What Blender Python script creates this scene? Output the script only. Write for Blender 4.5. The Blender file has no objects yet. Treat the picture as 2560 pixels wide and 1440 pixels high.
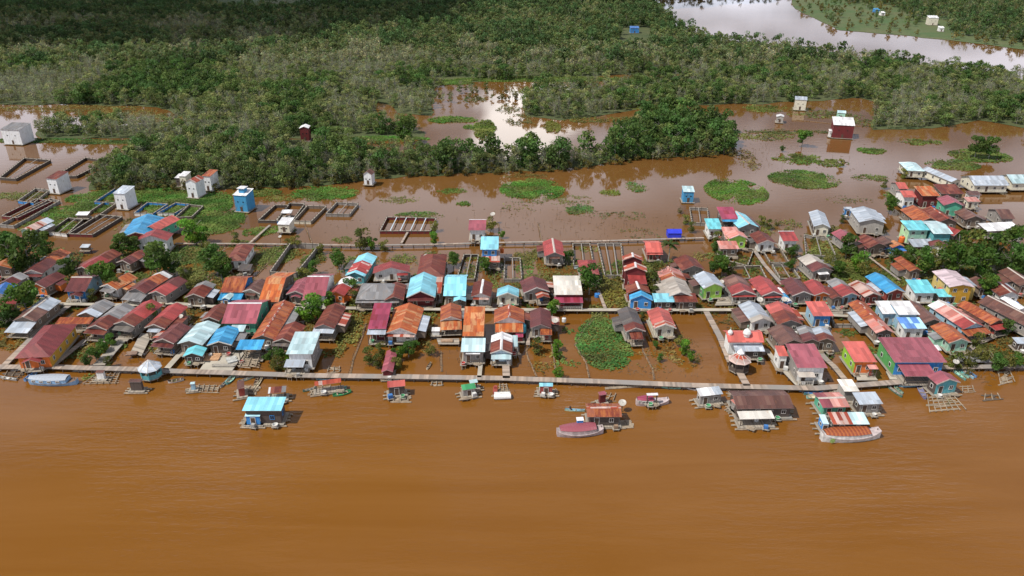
import bpy, math, random
import numpy as np
from mathutils import Vector, Matrix, noise
random.seed(7); RNG = np.random.default_rng(11)
C = bpy.context.scene.collection
SC = bpy.context.scene
R = math.radians
# ---------------------------------------------------------------- camera, sky, sun
FPX, PITCH, CAMH = 1950.0, R(26.45), 100.0        # focal length for a 2560 px wide frame
cd = bpy.data.cameras.new('camera'); cam = bpy.data.objects.new('camera', cd); C.objects.link(cam)
cam.location = (0, 0, CAMH); cam.rotation_euler = (R(90) - PITCH, 0, 0)
cd.sensor_width = 36.0; cd.lens = FPX / 2560 * 36.0; cd.clip_start = 1.0; cd.clip_end = 20000
SC.camera = cam
SUN_DIR = Vector((-0.50, -0.26, 0.83)).normalized()   # towards the sun
sun_el = math.asin(SUN_DIR.z); sun_az = math.atan2(SUN_DIR.x, SUN_DIR.y)
W = bpy.data.worlds.new('World'); SC.world = W; W.use_nodes = True
nt = W.node_tree; nt.nodes.clear()
n_out = nt.nodes.new('ShaderNodeOutputWorld'); n_bg = nt.nodes.new('ShaderNodeBackground')
n_sky = nt.nodes.new('ShaderNodeTexSky'); n_sky.sky_type = 'NISHITA'; n_sky.sun_disc = False
n_sky.sun_elevation = sun_el; n_sky.sun_rotation = sun_az; n_sky.air_density = 1.0; n_sky.dust_density = 1.5
# broken cumulus over the blue: noise on the view direction, flattened towards the horizon
tc = nt.nodes.new('ShaderNodeTexCoord'); mp = nt.nodes.new('ShaderNodeMapping')
mp.inputs['Scale'].default_value = (1.0, 1.0, 3.2); mp.inputs['Location'].default_value = (0.35, 0.1, 0.2)
nz = nt.nodes.new('ShaderNodeTexNoise'); nz.inputs['Scale'].default_value = 3.4; nz.inputs['Detail'].default_value = 7
nz.inputs['Roughness'].default_value = 0.55
rp = nt.nodes.new('ShaderNodeValToRGB'); rp.color_ramp.elements[0].position = 0.37; rp.color_ramp.elements[1].position = 0.56
mx = nt.nodes.new('ShaderNodeMixRGB'); 
sxyz = nt.nodes.new('ShaderNodeSeparateXYZ'); nt.links.new(tc.outputs['Generated'], sxyz.inputs[0])
mrz = nt.nodes.new('ShaderNodeMapRange'); mrz.inputs[1].default_value = 0.0; mrz.inputs[2].default_value = .70; mrz.inputs[3].default_value = 3.0; mrz.inputs[4].default_value = .5
nt.links.new(sxyz.outputs[2], mrz.inputs[0])
# one sunlit cumulus bank low over the wood
vd = nt.nodes.new('ShaderNodeVectorMath'); vd.operation = 'DISTANCE'; nt.links.new(tc.outputs['Generated'], vd.inputs[0]); vd.inputs[1].default_value = (.02, .97, .236)
nzb = nt.nodes.new('ShaderNodeTexNoise'); nzb.inputs['Scale'].default_value = 14; nzb.inputs['Detail'].default_value = 5; nt.links.new(tc.outputs['Generated'], nzb.inputs['Vector'])
adb = nt.nodes.new('ShaderNodeMath'); adb.operation = 'MULTIPLY_ADD'; nt.links.new(nzb.outputs['Fac'], adb.inputs[0]); adb.inputs[1].default_value = .16; nt.links.new(vd.outputs['Value'], adb.inputs[2])
mrb = nt.nodes.new('ShaderNodeMapRange'); nt.links.new(adb.outputs[0], mrb.inputs[0]); mrb.inputs[1].default_value = .158; mrb.inputs[2].default_value = .135; mrb.inputs[3].default_value = 0; mrb.inputs[4].default_value = 1
mlt = nt.nodes.new('ShaderNodeVectorMath'); mlt.operation = 'SCALE'; mlt.inputs[0].default_value = (12.0, 12.5, 14.4); nt.links.new(mrz.outputs[0], mlt.inputs['Scale'])
mxb = nt.nodes.new('ShaderNodeMixRGB'); nt.links.new(mrb.outputs[0], mxb.inputs[0]); mxb.inputs[2].default_value = (60, 59, 58, 1)
nt.links.new(tc.outputs['Generated'], mp.inputs['Vector']); nt.links.new(mp.outputs['Vector'], nz.inputs['Vector'])
nt.links.new(nz.outputs['Fac'], rp.inputs['Fac']); nt.links.new(rp.outputs['Color'], mx.inputs['Fac'])
nt.links.new(n_sky.outputs['Color'], mx.inputs['Color1']); nt.links.new(mlt.outputs[0], mx.inputs['Color2']); nt.links.new(mx.outputs['Color'], mxb.inputs[1]); nt.links.new(mxb.outputs['Color'], n_bg.inputs['Color'])
n_bg.inputs['Strength'].default_value = 0.052
nt.links.new(n_bg.outputs['Background'], n_out.inputs['Surface'])
sl = bpy.data.lights.new('sun', 'SUN'); sl.energy = 4.8; sl.angle = R(0.5); sl.color = (1.0, 0.95, 0.87)
so = bpy.data.objects.new('sun', sl); C.objects.link(so); so.location = (0, 0, 300)
so.rotation_euler = (-SUN_DIR).to_track_quat('-Z', 'Y').to_euler()
SC.view_settings.view_transform = 'Standard'; SC.view_settings.look = 'None'
SC.view_settings.exposure = 0.0; SC.view_settings.gamma = 1.0
SC.cycles.max_bounces = 5; SC.cycles.diffuse_bounces = 2; SC.cycles.glossy_bounces = 2; SC.cycles.transparent_max_bounces = 4
# ---------------------------------------------------------------- pixel of the 2560x1440 picture -> place on a level plane
cp, sp_ = math.cos(PITCH), math.sin(PITCH)
def U(px, py, z=0.0):
    u = (px - 1280) / FPX; v = (py - 720) / FPX
    d = Vector((u, cp - v * sp_, -sp_ - v * cp))
    t = (z - CAMH) / d.z
    return Vector((0, 0, CAMH)) + d * t
def SCL(px, py, z=0.0):                             # pixels per metre there
    v = (py - 720) / FPX
    return FPX * (sp_ + v * cp) / (CAMH - z)
def PX(p):                                          # world -> pixel
    d = Vector(p) - Vector((0, 0, CAMH))
    Z = d.y * cp - d.z * sp_; v = -(d.y * sp_ + d.z * cp) / Z
    return 1280 + FPX * d.x / Z, 720 + FPX * v
def DEP(py): return PITCH + math.atan((py - 720) / FPX)
# ---------------------------------------------------------------- materials
MATS = {}
def nodes(name):
    m = bpy.data.materials.new(name); m.use_nodes = True
    t = m.node_tree; b = t.nodes['Principled BSDF']
    return m, t, b
def nn(t, kind, **kw):
    n = t.nodes.new(kind)
    for k, v in kw.items():
        if hasattr(n, k) and k not in n.inputs: setattr(n, k, v)
        else: n.inputs[k].default_value = v
    return n
def mixc(t, fac, a, b, mode='MIX'):
    n = t.nodes.new('ShaderNodeMixRGB'); n.blend_type = mode
    for i, v in ((0, fac), (1, a), (2, b)):
        if isinstance(v, (tuple, list)): n.inputs[i].default_value = (v[0], v[1], v[2], 1)
        elif isinstance(v, (int, float)): n.inputs[i].default_value = v
        else: t.links.new(v, n.inputs[i])
    return n.outputs[0]
def ramp(t, src, a, b):
    n = t.nodes.new('ShaderNodeMapRange'); n.inputs[1].default_value = a; n.inputs[2].default_value = b
    t.links.new(src, n.inputs[0]); return n.outputs[0]
# roof sheet: colour, second colour of odd sheets, how many odd sheets, rust colour, rust amount
ROOFS = {
 'wine':    ((.20,.036,.038), (.17,.034,.034), .25, (.2,.06,.04), .1),
 'maroon':  ((.115,.030,.030), (.165,.048,.042), .25, (.25,.075,.03), .12),
 'brown':   ((.12,.055,.045), (.17,.09,.07), .25, (.22,.085,.04), .2),
 'rust':    ((.22,.042,.020), (.31,.10,.055), .3, (.42,.13,.035), .5),
 'rustdark':((.13,.027,.019), (.21,.065,.042), .25, (.24,.055,.02), .3),
 'orange':  ((.45,.12,.03), (.50,.26,.12), .35, (.30,.055,.02), .5),
 'stripe':  ((.33,.055,.03), (.55,.42,.38), .45, (.40,.12,.04), .3),
 'red':     ((.31,.048,.046), (.25,.040,.040), .2, (.25,.04,.03), .15),
 'coral':   ((.52,.115,.095), (.46,.10,.085), .2, (.4,.07,.04), .08),
 'pink':    ((.31,.085,.11), (.28,.07,.09), .2, (.3,.07,.07), .08),
 'magenta': ((.33,.05,.10), (.27,.03,.05), .3, (.3,.06,.08), .08),
 'palepink':((.55,.27,.24), (.47,.17,.14), .4, (.45,.13,.1), .3),
 'pinkwhite':((.60,.48,.52), (.62,.50,.54), .2, (.5,.38,.4), .15),
 'azure':   ((.035,.26,.52), (.06,.33,.60), .25, (.10,.45,.6), .15),
 'blue':    ((.045,.16,.46), (.06,.2,.5), .2, (.2,.3,.5), .1),
 'cyan':    ((.23,.57,.70), (.27,.62,.74), .2, (.3,.5,.6), .12),
 'aqua':    ((.14,.50,.58), (.17,.55,.62), .2, (.3,.5,.5), .1),
 'ice':     ((.42,.58,.62), (.5,.64,.68), .3, (.4,.45,.45), .2),
 'silver':  ((.36,.41,.48), (.45,.50,.57), .35, (.30,.27,.26), .25),
 'grey':    ((.20,.20,.21), (.26,.26,.27), .35, (.2,.15,.12), .3),
 'dark':    ((.09,.08,.08), (.12,.11,.1), .35, (.14,.09,.07), .3),
 'white':   ((.74,.74,.76), (.68,.68,.70), .3, (.55,.48,.42), .15),
 'offwhite':((.66,.63,.58), (.60,.57,.52), .35, (.5,.38,.28), .25),
 'beige':   ((.42,.38,.34), (.46,.42,.38), .3, (.32,.24,.2), .3),
 'green':   ((.05,.30,.12), (.07,.36,.15), .2, (.1,.2,.1), .1),
 'bluestripe':((.40,.66,.76), (.06,.17,.50), .5, (.4,.5,.6), .05),
 'redcheck':((.38,.05,.05), (.62,.5,.48), .3, (.4,.1,.06), .3),
}
def roofmat(k):
    if ('roof', k) in MATS: return MATS['roof', k]
    base, odd, amt, rust, ra = ROOFS[k]
    m, t, b = nodes('roof_sheet_' + k)
    uv = nn(t, 'ShaderNodeUVMap'); sep = nn(t, 'ShaderNodeSeparateXYZ'); t.links.new(uv.outputs[0], sep.inputs[0])
    oi = nn(t, 'ShaderNodeObjectInfo')
    def math_(op, a, bb=0.0):
        n = t.nodes.new('ShaderNodeMath'); n.operation = op
        for i, v in ((0, a), (1, bb)):
            if isinstance(v, (int, float)): n.inputs[i].default_value = v
            else: t.links.new(v, n.inputs[i])
        return n.outputs[0]
    su = math_('FLOOR', math_('DIVIDE', sep.outputs[0], 0.85))
    sv = math_('FLOOR', math_('DIVIDE', sep.outputs[1], 2.6))
    cmb = nn(t, 'ShaderNodeCombineXYZ'); t.links.new(su, cmb.inputs[0]); t.links.new(sv, cmb.inputs[1])
    t.links.new(math_('MULTIPLY', oi.outputs['Random'], 91.0), cmb.inputs[2])
    wn = nn(t, 'ShaderNodeTexWhiteNoise', noise_dimensions='3D'); t.links.new(cmb.outputs[0], wn.inputs[0])
    oddf = math_('MULTIPLY', math_('LESS_THAN', wn.outputs[0], amt), 0.9)
    c = mixc(t, oddf, base, odd)
    vv = nn(t, 'ShaderNodeSeparateXYZ'); t.links.new(wn.outputs[1], vv.inputs[0])
    jit = math_('ADD', math_('MULTIPLY', vv.outputs[1], 0.46), 0.74)
    c = mixc(t, 1.0, c, jit, 'MULTIPLY')
    # rust runs down the slope
    mp_ = nn(t, 'ShaderNodeMapping'); mp_.inputs['Scale'].default_value = (1.6, 0.35, 1)
    t.links.new(uv.outputs[0], mp_.inputs[0])
    ofs = nn(t, 'ShaderNodeCombineXYZ'); t.links.new(math_('MULTIPLY', oi.outputs['Random'], 50.0), ofs.inputs[2])
    va = nn(t, 'ShaderNodeVectorMath', operation='ADD'); t.links.new(mp_.outputs[0], va.inputs[0]); t.links.new(ofs.outputs[0], va.inputs[1])
    n1 = nn(t, 'ShaderNodeTexNoise', Scale=1.0, Detail=6.0, Roughness=0.7); t.links.new(va.outputs[0], n1.inputs[0])
    rf = ramp(t, n1.outputs[0], 0.62 - ra * .35, 0.72 - ra * .2)
    c = mixc(t, math_('MULTIPLY', rf, min(1, .45 + ra)), c, rust)
    n2 = nn(t, 'ShaderNodeTexNoise', Scale=0.25, Detail=3.0); t.links.new(va.outputs[0], n2.inputs[0])
    c = mixc(t, 1.0, c, math_('ADD', math_('MULTIPLY', n2.outputs[0], 0.8), 0.58), 'MULTIPLY')
    # whole-roof difference
    c = mixc(t, 1.0, c, math_('ADD', math_('MULTIPLY', oi.outputs['Random'], 0.24), 0.88), 'MULTIPLY')
    t.links.new(c, b.inputs['Base Color']); b.inputs['Roughness'].default_value = 0.55 if ra > .2 else 0.42
    b.inputs['Specular IOR Level'].default_value = 0.4
    wv = nn(t, 'ShaderNodeTexWave', wave_type='BANDS', bands_direction='X', Scale=3.2); t.links.new(uv.outputs[0], wv.inputs[0])
    bp = nn(t, 'ShaderNodeBump', Strength=0.45, Distance=0.05); t.links.new(wv.outputs[0], bp.inputs['Height']); t.links.new(bp.outputs[0], b.inputs['Normal'])
    MATS['roof', k] = m; return m
WALLS = {
 'wood': (.20,.155,.12), 'greywood': (.27,.25,.23), 'darkwood': (.085,.065,.055), 'white': (.74,.74,.72), 'cream': (.66,.62,.50),
 'pinkwall': (.5,.32,.3), 'teal': (.10,.36,.40), 'lime': (.38,.66,.10), 'green': (.10,.34,.10), 'mint': (.38,.66,.52),
 'orange': (.72,.17,.03), 'yellow': (.62,.48,.16), 'ochre': (.55,.30,.03), 'azure': (.04,.24,.60), 'sky': (.30,.48,.60),
 'darkred': (.14,.016,.018), 'redwood': (.30,.06,.045), 'paleblue': (.5,.62,.7), 'tower': (.72,.73,.74), 'towerblue': (.05,.27,.50),
 'concrete': (.38,.36,.33), 'limegreen': (.30,.55,.04), 'jade': (.10,.42,.28), 'lightgreen': (.48,.74,.42),
}
def wallmat(k, planks=True):
    if ('wall', k) in MATS: return MATS['wall', k]
    m, t, b = nodes('wall_' + k); col = WALLS[k]
    tcn = nn(t, 'ShaderNodeTexCoord')
    mp_ = nn(t, 'ShaderNodeMapping'); mp_.inputs['Scale'].default_value = (3.0, 3.0, 0.3); t.links.new(tcn.outputs['Object'], mp_.inputs[0])
    n1 = nn(t, 'ShaderNodeTexNoise', Scale=1.2, Detail=5.0, Roughness=.65); t.links.new(mp_.outputs[0], n1.inputs[0])
    n2 = nn(t, 'ShaderNodeTexNoise', Scale=0.6, Detail=4.0); t.links.new(tcn.outputs['Object'], n2.inputs[0])
    lum = sum(col) / 3
    c = mixc(t, ramp(t, n1.outputs[0], .45, .75), col, tuple(x * .62 for x in col))
    c = mixc(t, ramp(t, n2.outputs[0], .55, .85), c, (lum * .55, lum * .5, lum * .42))
    t.links.new(c, b.inputs['Base Color']); b.inputs['Roughness'].default_value = 0.8
    MATS['wall', k] = m; return m
def plain(name, col, rough=0.7, var=.25, scale=2.0, metal=0.0):
    if name in MATS: return MATS[name]
    m, t, b = nodes(name)
    tcn = nn(t, 'ShaderNodeTexCoord'); n1 = nn(t, 'ShaderNodeTexNoise', Scale=scale, Detail=4.0); t.links.new(tcn.outputs['Object'], n1.inputs[0])
    c = mixc(t, ramp(t, n1.outputs[0], .35, .7), col, tuple(x * (1 - var * 1.6) for x in col))
    t.links.new(c, b.inputs['Base Color']); b.inputs['Roughness'].default_value = rough; b.inputs['Metallic'].default_value = metal
    MATS[name] = m; return m
def plankmat(name, col, w=0.35, axis=1):
    if name in MATS: return MATS[name]
    m, t, b = nodes(name); uv = nn(t, 'ShaderNodeUVMap'); sep = nn(t, 'ShaderNodeSeparateXYZ'); t.links.new(uv.outputs[0], sep.inputs[0])
    d = t.nodes.new('ShaderNodeMath'); d.operation = 'DIVIDE'; d.inputs[1].default_value = w; t.links.new(sep.outputs[axis], d.inputs[0])
    fl = t.nodes.new('ShaderNodeMath'); fl.operation = 'FLOOR'; t.links.new(d.outputs[0], fl.inputs[0])
    wn = nn(t, 'ShaderNodeTexWhiteNoise', noise_dimensions='1D'); t.links.new(fl.outputs[0], wn.inputs['W'])
    c = mixc(t, wn.outputs[0], tuple(x * .62 for x in col), tuple(x * 1.25 for x in col))
    n1 = nn(t, 'ShaderNodeTexNoise', Scale=.12, Detail=5.0); t.links.new(uv.outputs[0], n1.inputs[0])
    c = mixc(t, ramp(t, n1.outputs[0], .42, .62), c, tuple(.7 * x + .06 for x in (col[0] * .8, col[1] * .9, col[2])))
    t.links.new(c, b.inputs['Base Color']); b.inputs['Roughness'].default_value = .85
    MATS[name] = m; return m
M_DARK = plain('window_glass', (.02, .022, .026), .25, .1)
M_DOOR = plain('door_wood', (.10, .06, .04), .7)
M_FRAME = plain('frame_paint', (.62, .60, .56), .6, .1)
M_TRIM = plain('trim_board', (.52, .46, .42), .7, .2)
M_POST = plain('old_timber', (.13, .10, .075), .9, .3)
M_DECK = plankmat('deck_planks', (.30, .26, .21), .3, 0)
M_LOG = plain('log_wood', (.36, .29, .21), .85, .3, 1.5)
# ---------------------------------------------------------------- mesh builder
class MB:
    def __init__(s): s.v = []; s.f = []; s.m = []; s.uv = []
    def face(s, pts, mi=0, uv=None):
        i = len(s.v); s.v += [tuple(p) for p in pts]; s.f.append(tuple(range(i, i + len(pts)))); s.m.append(mi)
        if uv is None:
            a = Vector(pts[0]); e = (Vector(pts[1]) - a); 
            if e.length < 1e-6: e = Vector((1, 0, 0))
            e.normalize(); nrm = e.cross(Vector(pts[2]) - a)
            if nrm.length < 1e-9: nrm = Vector((0, 0, 1))
            nrm.normalize(); g = nrm.cross(e)
            uv = [((Vector(p) - a).dot(e), (Vector(p) - a).dot(g)) for p in pts]
        s.uv += list(uv)
    def box(s, c, d, mi=0, rz=0.0):
        x, y, z = d[0] / 2, d[1] / 2, d[2] / 2; ca, sa = math.cos(rz), math.sin(rz)
        P = [(c[0] + a * x * ca - b_ * y * sa, c[1] + a * x * sa + b_ * y * ca, c[2] + e * z) for e in (-1, 1) for a, b_ in ((-1, -1), (1, -1), (1, 1), (-1, 1))]
        for q in ((0, 3, 2, 1), (4, 5, 6, 7), (0, 1, 5, 4), (1, 2, 6, 5), (2, 3, 7, 6), (3, 0, 4, 7)):
            s.face([P[i] for i in q], mi)
    def slab(s, P, t=0.07, mi=0, mside=None):        # P top corners CCW from above; P[0]->P[1] runs along u
        mside = mi if mside is None else mside
        P = [Vector(p) for p in P]; n = (P[1] - P[0]).cross(P[2] - P[0]).normalized()
        if n.z < 0: n = -n
        Q = [p - n * t for p in P]
        s.face(P, mi); s.face(Q[::-1], mi)
        k = len(P)
        for i in range(k): s.face([P[i], Q[i], Q[(i + 1) % k], P[(i + 1) % k]], mside)
    def tube(s, a, b, r, n=6, mi=0, r2=None):
        a = Vector(a); b = Vector(b); r2 = r if r2 is None else r2; d = (b - a).normalized()
        e = d.orthogonal().normalized(); g = d.cross(e)
        A = [a + (e * math.cos(k * 2 * math.pi / n) + g * math.sin(k * 2 * math.pi / n)) * r for k in range(n)]
        B = [b + (e * math.cos(k * 2 * math.pi / n) + g * math.sin(k * 2 * math.pi / n)) * r2 for k in range(n)]
        for k in range(n): s.face([A[k], A[(k + 1) % n], B[(k + 1) % n], B[k]], mi)
        s.face(A[::-1], mi); s.face(B, mi)
    def lathe(s, prof, c=(0, 0, 0), n=14, mi=0):
        for (r0, z0), (r1, z1) in zip(prof, prof[1:]):
            for k in range(n):
                a0, a1 = k * 2 * math.pi / n, (k + 1) * 2 * math.pi / n
                q = [(c[0] + r * math.cos(a), c[1] + r * math.sin(a), c[2] + z) for r, z, a in ((r0, z0, a0), (r0, z0, a1), (r1, z1, a1), (r1, z1, a0))]
                if r0 < 1e-5: q = [q[0], q[2], q[3]]
                elif r1 < 1e-5: q = q[:3]
                s.face(q, mi)
    def mesh(s, name, mats):
        me = bpy.data.meshes.new(name); me.from_pydata(s.v, [], s.f)
        for m in mats: me.materials.append(m)
        me.polygons.foreach_set('material_index', s.m)
        l = me.uv_layers.new(name='UVMap'); l.data.foreach_set('uv', [x for p in s.uv for x in p])
        me.update(); return me
    def obj(s, name, mats, parent=None):
        if not isinstance(mats, (list, tuple)): mats = [mats]
        return link(name, s.mesh(name, mats), parent)
def link(name, data, parent=None, loc=None, rz=None):
    o = bpy.data.objects.new(name, data); C.objects.link(o); o.parent = parent
    if loc is not None: o.location = loc
    if rz is not None: o.rotation_euler = (0, 0, rz)
    return o
LABELS = {}
def tag(o, label, cat, group=None):
    o['label'] = label; o['category'] = cat
    if group: o['group'] = group
    LABELS.setdefault(label, []).append(o.name)
    return o
def thing(name, label, cat, loc, rz=0.0, group=None):
    o = link(name, None, None, loc, rz); o.empty_display_size = .3
    return tag(o, label, cat, group)
def struct(o, kind='structure'): o['kind'] = kind; return o
# ---------------------------------------------------------------- shared small meshes
CACHE = {}
def window_mesh(w, h, key='white'):
    k = ('win', w, h, key)
    if k not in CACHE:
        fm = {'white': M_FRAME, 'dark': M_POST, 'blue': wallmat('azure')}[key]
        b = MB(); b.box((0, 0, 0), (w - .16, .05, h - .16), 0); CACHE[k + ('p',)] = b.mesh('pane', [M_DARK]); b = MB()
        for s in (-1, 1):
            b.box((s * (w / 2 - .05), 0, 0), (.1, .09, h), 0); b.box((0, 0, s * (h / 2 - .05)), (w - .2, .09, .1), 0)
        b.box((0, -.02, 0), (.06, .07, h - .2), 0)
        CACHE[k] = b.mesh('window', [fm, M_DARK])
    return CACHE[k]
def add_window(t, w, h, key, loc, rz=0.0):
    o = link('window', window_mesh(w, h, key), t, loc, rz); link('pane', CACHE['win', w, h, key, 'p'], o); return o
def post(t, x, y, z0, z1, name='stilt'):
    return link(name, post_mesh(z1 - z0), t, (x, y, z0))
def door_mesh(w, h):
    k = ('door', w, h)
    if k not in CACHE:
        b = MB(); b.box((0, 0, 0), (w, .06, h), 0); b.box((0, -.04, h / 2 + .05), (w + .2, .08, .1), 1)
        for s in (-1, 1): b.box((s * (w / 2 + .05), -.02, 0), (.1, .08, h), 1)
        CACHE[k] = b.mesh('door', [M_DOOR, M_FRAME])
    return CACHE[k]
def post_mesh(h, key='wood'):
    h = round(h, 1); k = ('post', h, key)
    if k not in CACHE:
        b = MB(); b.box((0, 0, h / 2), (.16, .16, h)); CACHE[k] = b.mesh('post', [M_POST if key == 'wood' else M_FRAME])
    return CACHE[k]
# ---------------------------------------------------------------- one building
def roof_piece(parent, x0, x1, y0, y1, ze, rise, typ, W_, D_, kind, name='roof', trim=True):
    """part of the roof between two fractions of the ridge; typ y / x / m"""
    b = MB(); mt = [roofmat(kind), M_TRIM]
    if typ == 'y':
        zr = ze + rise
        b.slab([(0, y1, zr), (0, y0, zr), (-W_ / 2, y0, ze), (-W_ / 2, y1, ze)][::1], .07, 0, 1)
        b.slab([(0, y0, zr), (0, y1, zr), (W_ / 2, y1, ze), (W_ / 2, y0, ze)], .07, 0, 1)
    elif typ == 'x':
        zr = ze + rise
        b.slab([(x0, 0, zr), (x1, 0, zr), (x1, -D_ / 2, ze), (x0, -D_ / 2, ze)], .07, 0, 1)
        b.slab([(x1, 0, zr), (x0, 0, zr), (x0, D_ / 2, ze), (x1, D_ / 2, ze)], .07, 0, 1)
    elif typ == 'm':
        b.slab([(x0, D_ / 2, ze + rise), (x1, D_ / 2, ze + rise), (x1, -D_ / 2, ze), (x0, -D_ / 2, ze)], .07, 0, 1)
    elif typ == 'h':                                # hip, ridge along the longer side
        zr = ze + rise; hw, hd = W_ / 2, D_ / 2
        if W_ >= D_:
            a = hw - hd * .85
            b.slab([(-a, 0, zr), (a, 0, zr), (hw, -hd, ze), (-hw, -hd, ze)], .07, 0, 1)
            b.slab([(a, 0, zr), (-a, 0, zr), (-hw, hd, ze), (hw, hd, ze)], .07, 0, 1)
            b.slab([(hw, -hd, ze), (a, 0, zr), (hw, hd, ze)], .07, 0, 1); b.slab([(-hw, hd, ze), (-a, 0, zr), (-hw, -hd, ze)], .07, 0, 1)
        else:
            a = hd - hw * .85
            b.slab([(0, a, zr), (0, -a, zr), (-hw, -hd, ze), (-hw, hd, ze)], .07, 0, 1)
            b.slab([(0, -a, zr), (0, a, zr), (hw, hd, ze), (hw, -hd, ze)], .07, 0, 1)
            b.slab([(-hw, -hd, ze), (0, -a, zr), (hw, -hd, ze)], .07, 0, 1); b.slab([(hw, hd, ze), (0, a, zr), (-hw, hd, ze)], .07, 0, 1)
    return b.obj(name, mt, parent)
HOUSES = []
def building(name, label, cat, c, yaw, W_, D_, ze, rise, typ, roof, wall='wood', front=None, side=None, floor=1.1,
             segs=None, porch=None, cap=None, raft=False, nowin=False, group=None, trim=None, oh=.55, win='white', open_=False, door=True, storeys=1):
    t = thing(name, label, cat, (c[0], c[1], 0), yaw, group)
    hw, hd = W_ / 2, D_ / 2; zr = ze + rise
    oh = min(oh, W_ * .12, D_ * .12)
    # roof
    segs = segs or [(1.0, roof)]
    f0 = 0.0
    for f1, kd in segs:
        if typ == 'y': roof_piece(t, 0, 0, -hd + f0 * D_, -hd + f1 * D_, ze, rise, 'y', W_, D_, kd)
        elif typ == 'h': roof_piece(t, 0, 0, 0, 0, ze, rise, 'h', W_, D_, kd); break
        else: roof_piece(t, -hw + f0 * W_, -hw + f1 * W_, 0, 0, ze, rise, typ, W_, D_, kd)
        f0 = f1
    if cap and typ in 'xym':
        b = MB(); cm = {'white': roofmat('white'), 'pale': M_TRIM, 'rust': roofmat('stripe')}[cap]
        if typ == 'y':
            for s in (-1, 1): b.slab([(0, -s * (hd + .02), zr + .06), (0, s * (hd + .02), zr + .06), (s * .32, s * (hd + .02), zr + .05 - .3 * rise / hw), (s * .32, -s * (hd + .02), zr + .05 - .3 * rise / hw)], .03)
        elif typ == 'x':
            for s in (-1, 1): b.slab([(-s * (hw + .02), 0, zr + .06), (s * (hw + .02), 0, zr + .06), (s * (hw + .02), -s * .35, zr + .05 - .33 * rise / hd), (-s * (hw + .02), -s * .35, zr + .05 - .33 * rise / hd)], .03)
        else: b.box((0, hd - .1, zr + .06), (W_ + .04, .3, .08))
        b.obj('ridge_cap', cm, t)
    # bargeboards on the front gable
    if typ == 'y' and trim:
        b = MB(); tm = {'white': M_FRAME, 'pale': M_TRIM, 'red': wallmat('redwood')}[trim]
        for s in (-1, 1):
            b.slab([(0, -hd - .07, zr + .03), (0, -hd - .01, zr + .03), (s * (hw + .03), -hd - .01, ze + .03), (s * (hw + .03), -hd - .07, ze + .03)], .26)
        b.obj('bargeboard', tm, t)
    # walls
    zt = ze - .09
    wx, wy = hw - oh, hd - oh
    mats = [wallmat(wall), wallmat(front or wall), wallmat(side or wall)]
    if not open_:
        b = MB()
        k = rise / hw if typ == 'y' else (rise / hd if typ == 'x' else 0)
        if typ == 'y':
            zs = zt + k * oh
            prof = [(-wx, floor), (wx, floor), (wx, zs), (0, zs + k * wx - .03), (-wx, zs)]
            b.face([(x, -wy, z) for x, z in prof], 1); b.face([(x, wy, z) for x, z in prof][::-1], 0)
            for i in range(5):
                (xa, za), (xb, zb) = prof[i], prof[(i + 1) % 5]
                b.face([(xa, -wy, za), (xa, wy, za), (xb, wy, zb), (xb, -wy, zb)][::-1] if False else [(xb, -wy, zb), (xa, -wy, za), (xa, wy, za), (xb, wy, zb)], 2 if i in (1, 4) else 0)
        else:
            if typ == 'x': zs = zt + k * oh; prof = [(-wy, floor), (wy, floor), (wy, zs), (0, zs + k * wy - .03), (-wy, zs)]
            elif typ == 'm':
                kk = rise / D_; prof = [(-wy, floor), (wy, floor), (wy, zt + kk * (D_ - oh)), (-wy, zt + kk * oh)]
            else: prof = [(-wy, floor), (wy, floor), (wy, zt), (-wy, zt)]
            b.face([(-wx, y, z) for y, z in prof][::-1], 2); b.face([(wx, y, z) for y, z in prof], 2)
            n = len(prof)
            for i in range(n):
                (ya, za), (yb, zb) = prof[i], prof[(i + 1) % n]
                b.face([(wx, ya, za), (-wx, ya, za), (-wx, yb, zb), (wx, yb, zb)], 1 if i == n - 1 else 0)
        b.obj('wall', mats, t)
    else:
        hh = zt - floor
        for sx in (-1, 1):
            for sy in (-1, 1): link('post', post_mesh(hh), t, (sx * (wx - .1), sy * (wy - .1), floor))
    # floor and what carries it
    b = MB(); e = 1.0 if not raft else 1.2
    b.box((0, 0, floor - .1), (2 * wx + e, 2 * wy + e, .18)); b.obj('floor', M_DECK, t)
    if raft:
        n = max(3, int((2 * wy + 1.2) / 1.4))
        for i in range(n):
            y = -wy - .5 + i * (2 * wy + 1.0) / (n - 1); b = MB()
            b.tube((-wx - 1.1 - random.random() * .5, y, floor - .42), (wx + 1.1 + random.random() * .5, y + random.uniform(-.15, .15), floor - .42), .22, 6); b.obj('raft_log', M_LOG, t)
    elif floor > .5:
        nx = max(2, int(2 * wx / 2.6) + 1); ny = max(2, int(2 * wy / 3.2) + 1); sv = 1 if c[0] < 0 else -1
        for i in range(nx): post(t, -wx + .1 + i * (2 * wx - .2) / (nx - 1), -wy + .1, -.5, floor - .2)
        for j in range(1, ny): post(t, sv * (wx - .1), -wy + .1 + j * (2 * wy - .2) / (ny - 1), -.5, floor - .2)
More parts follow.
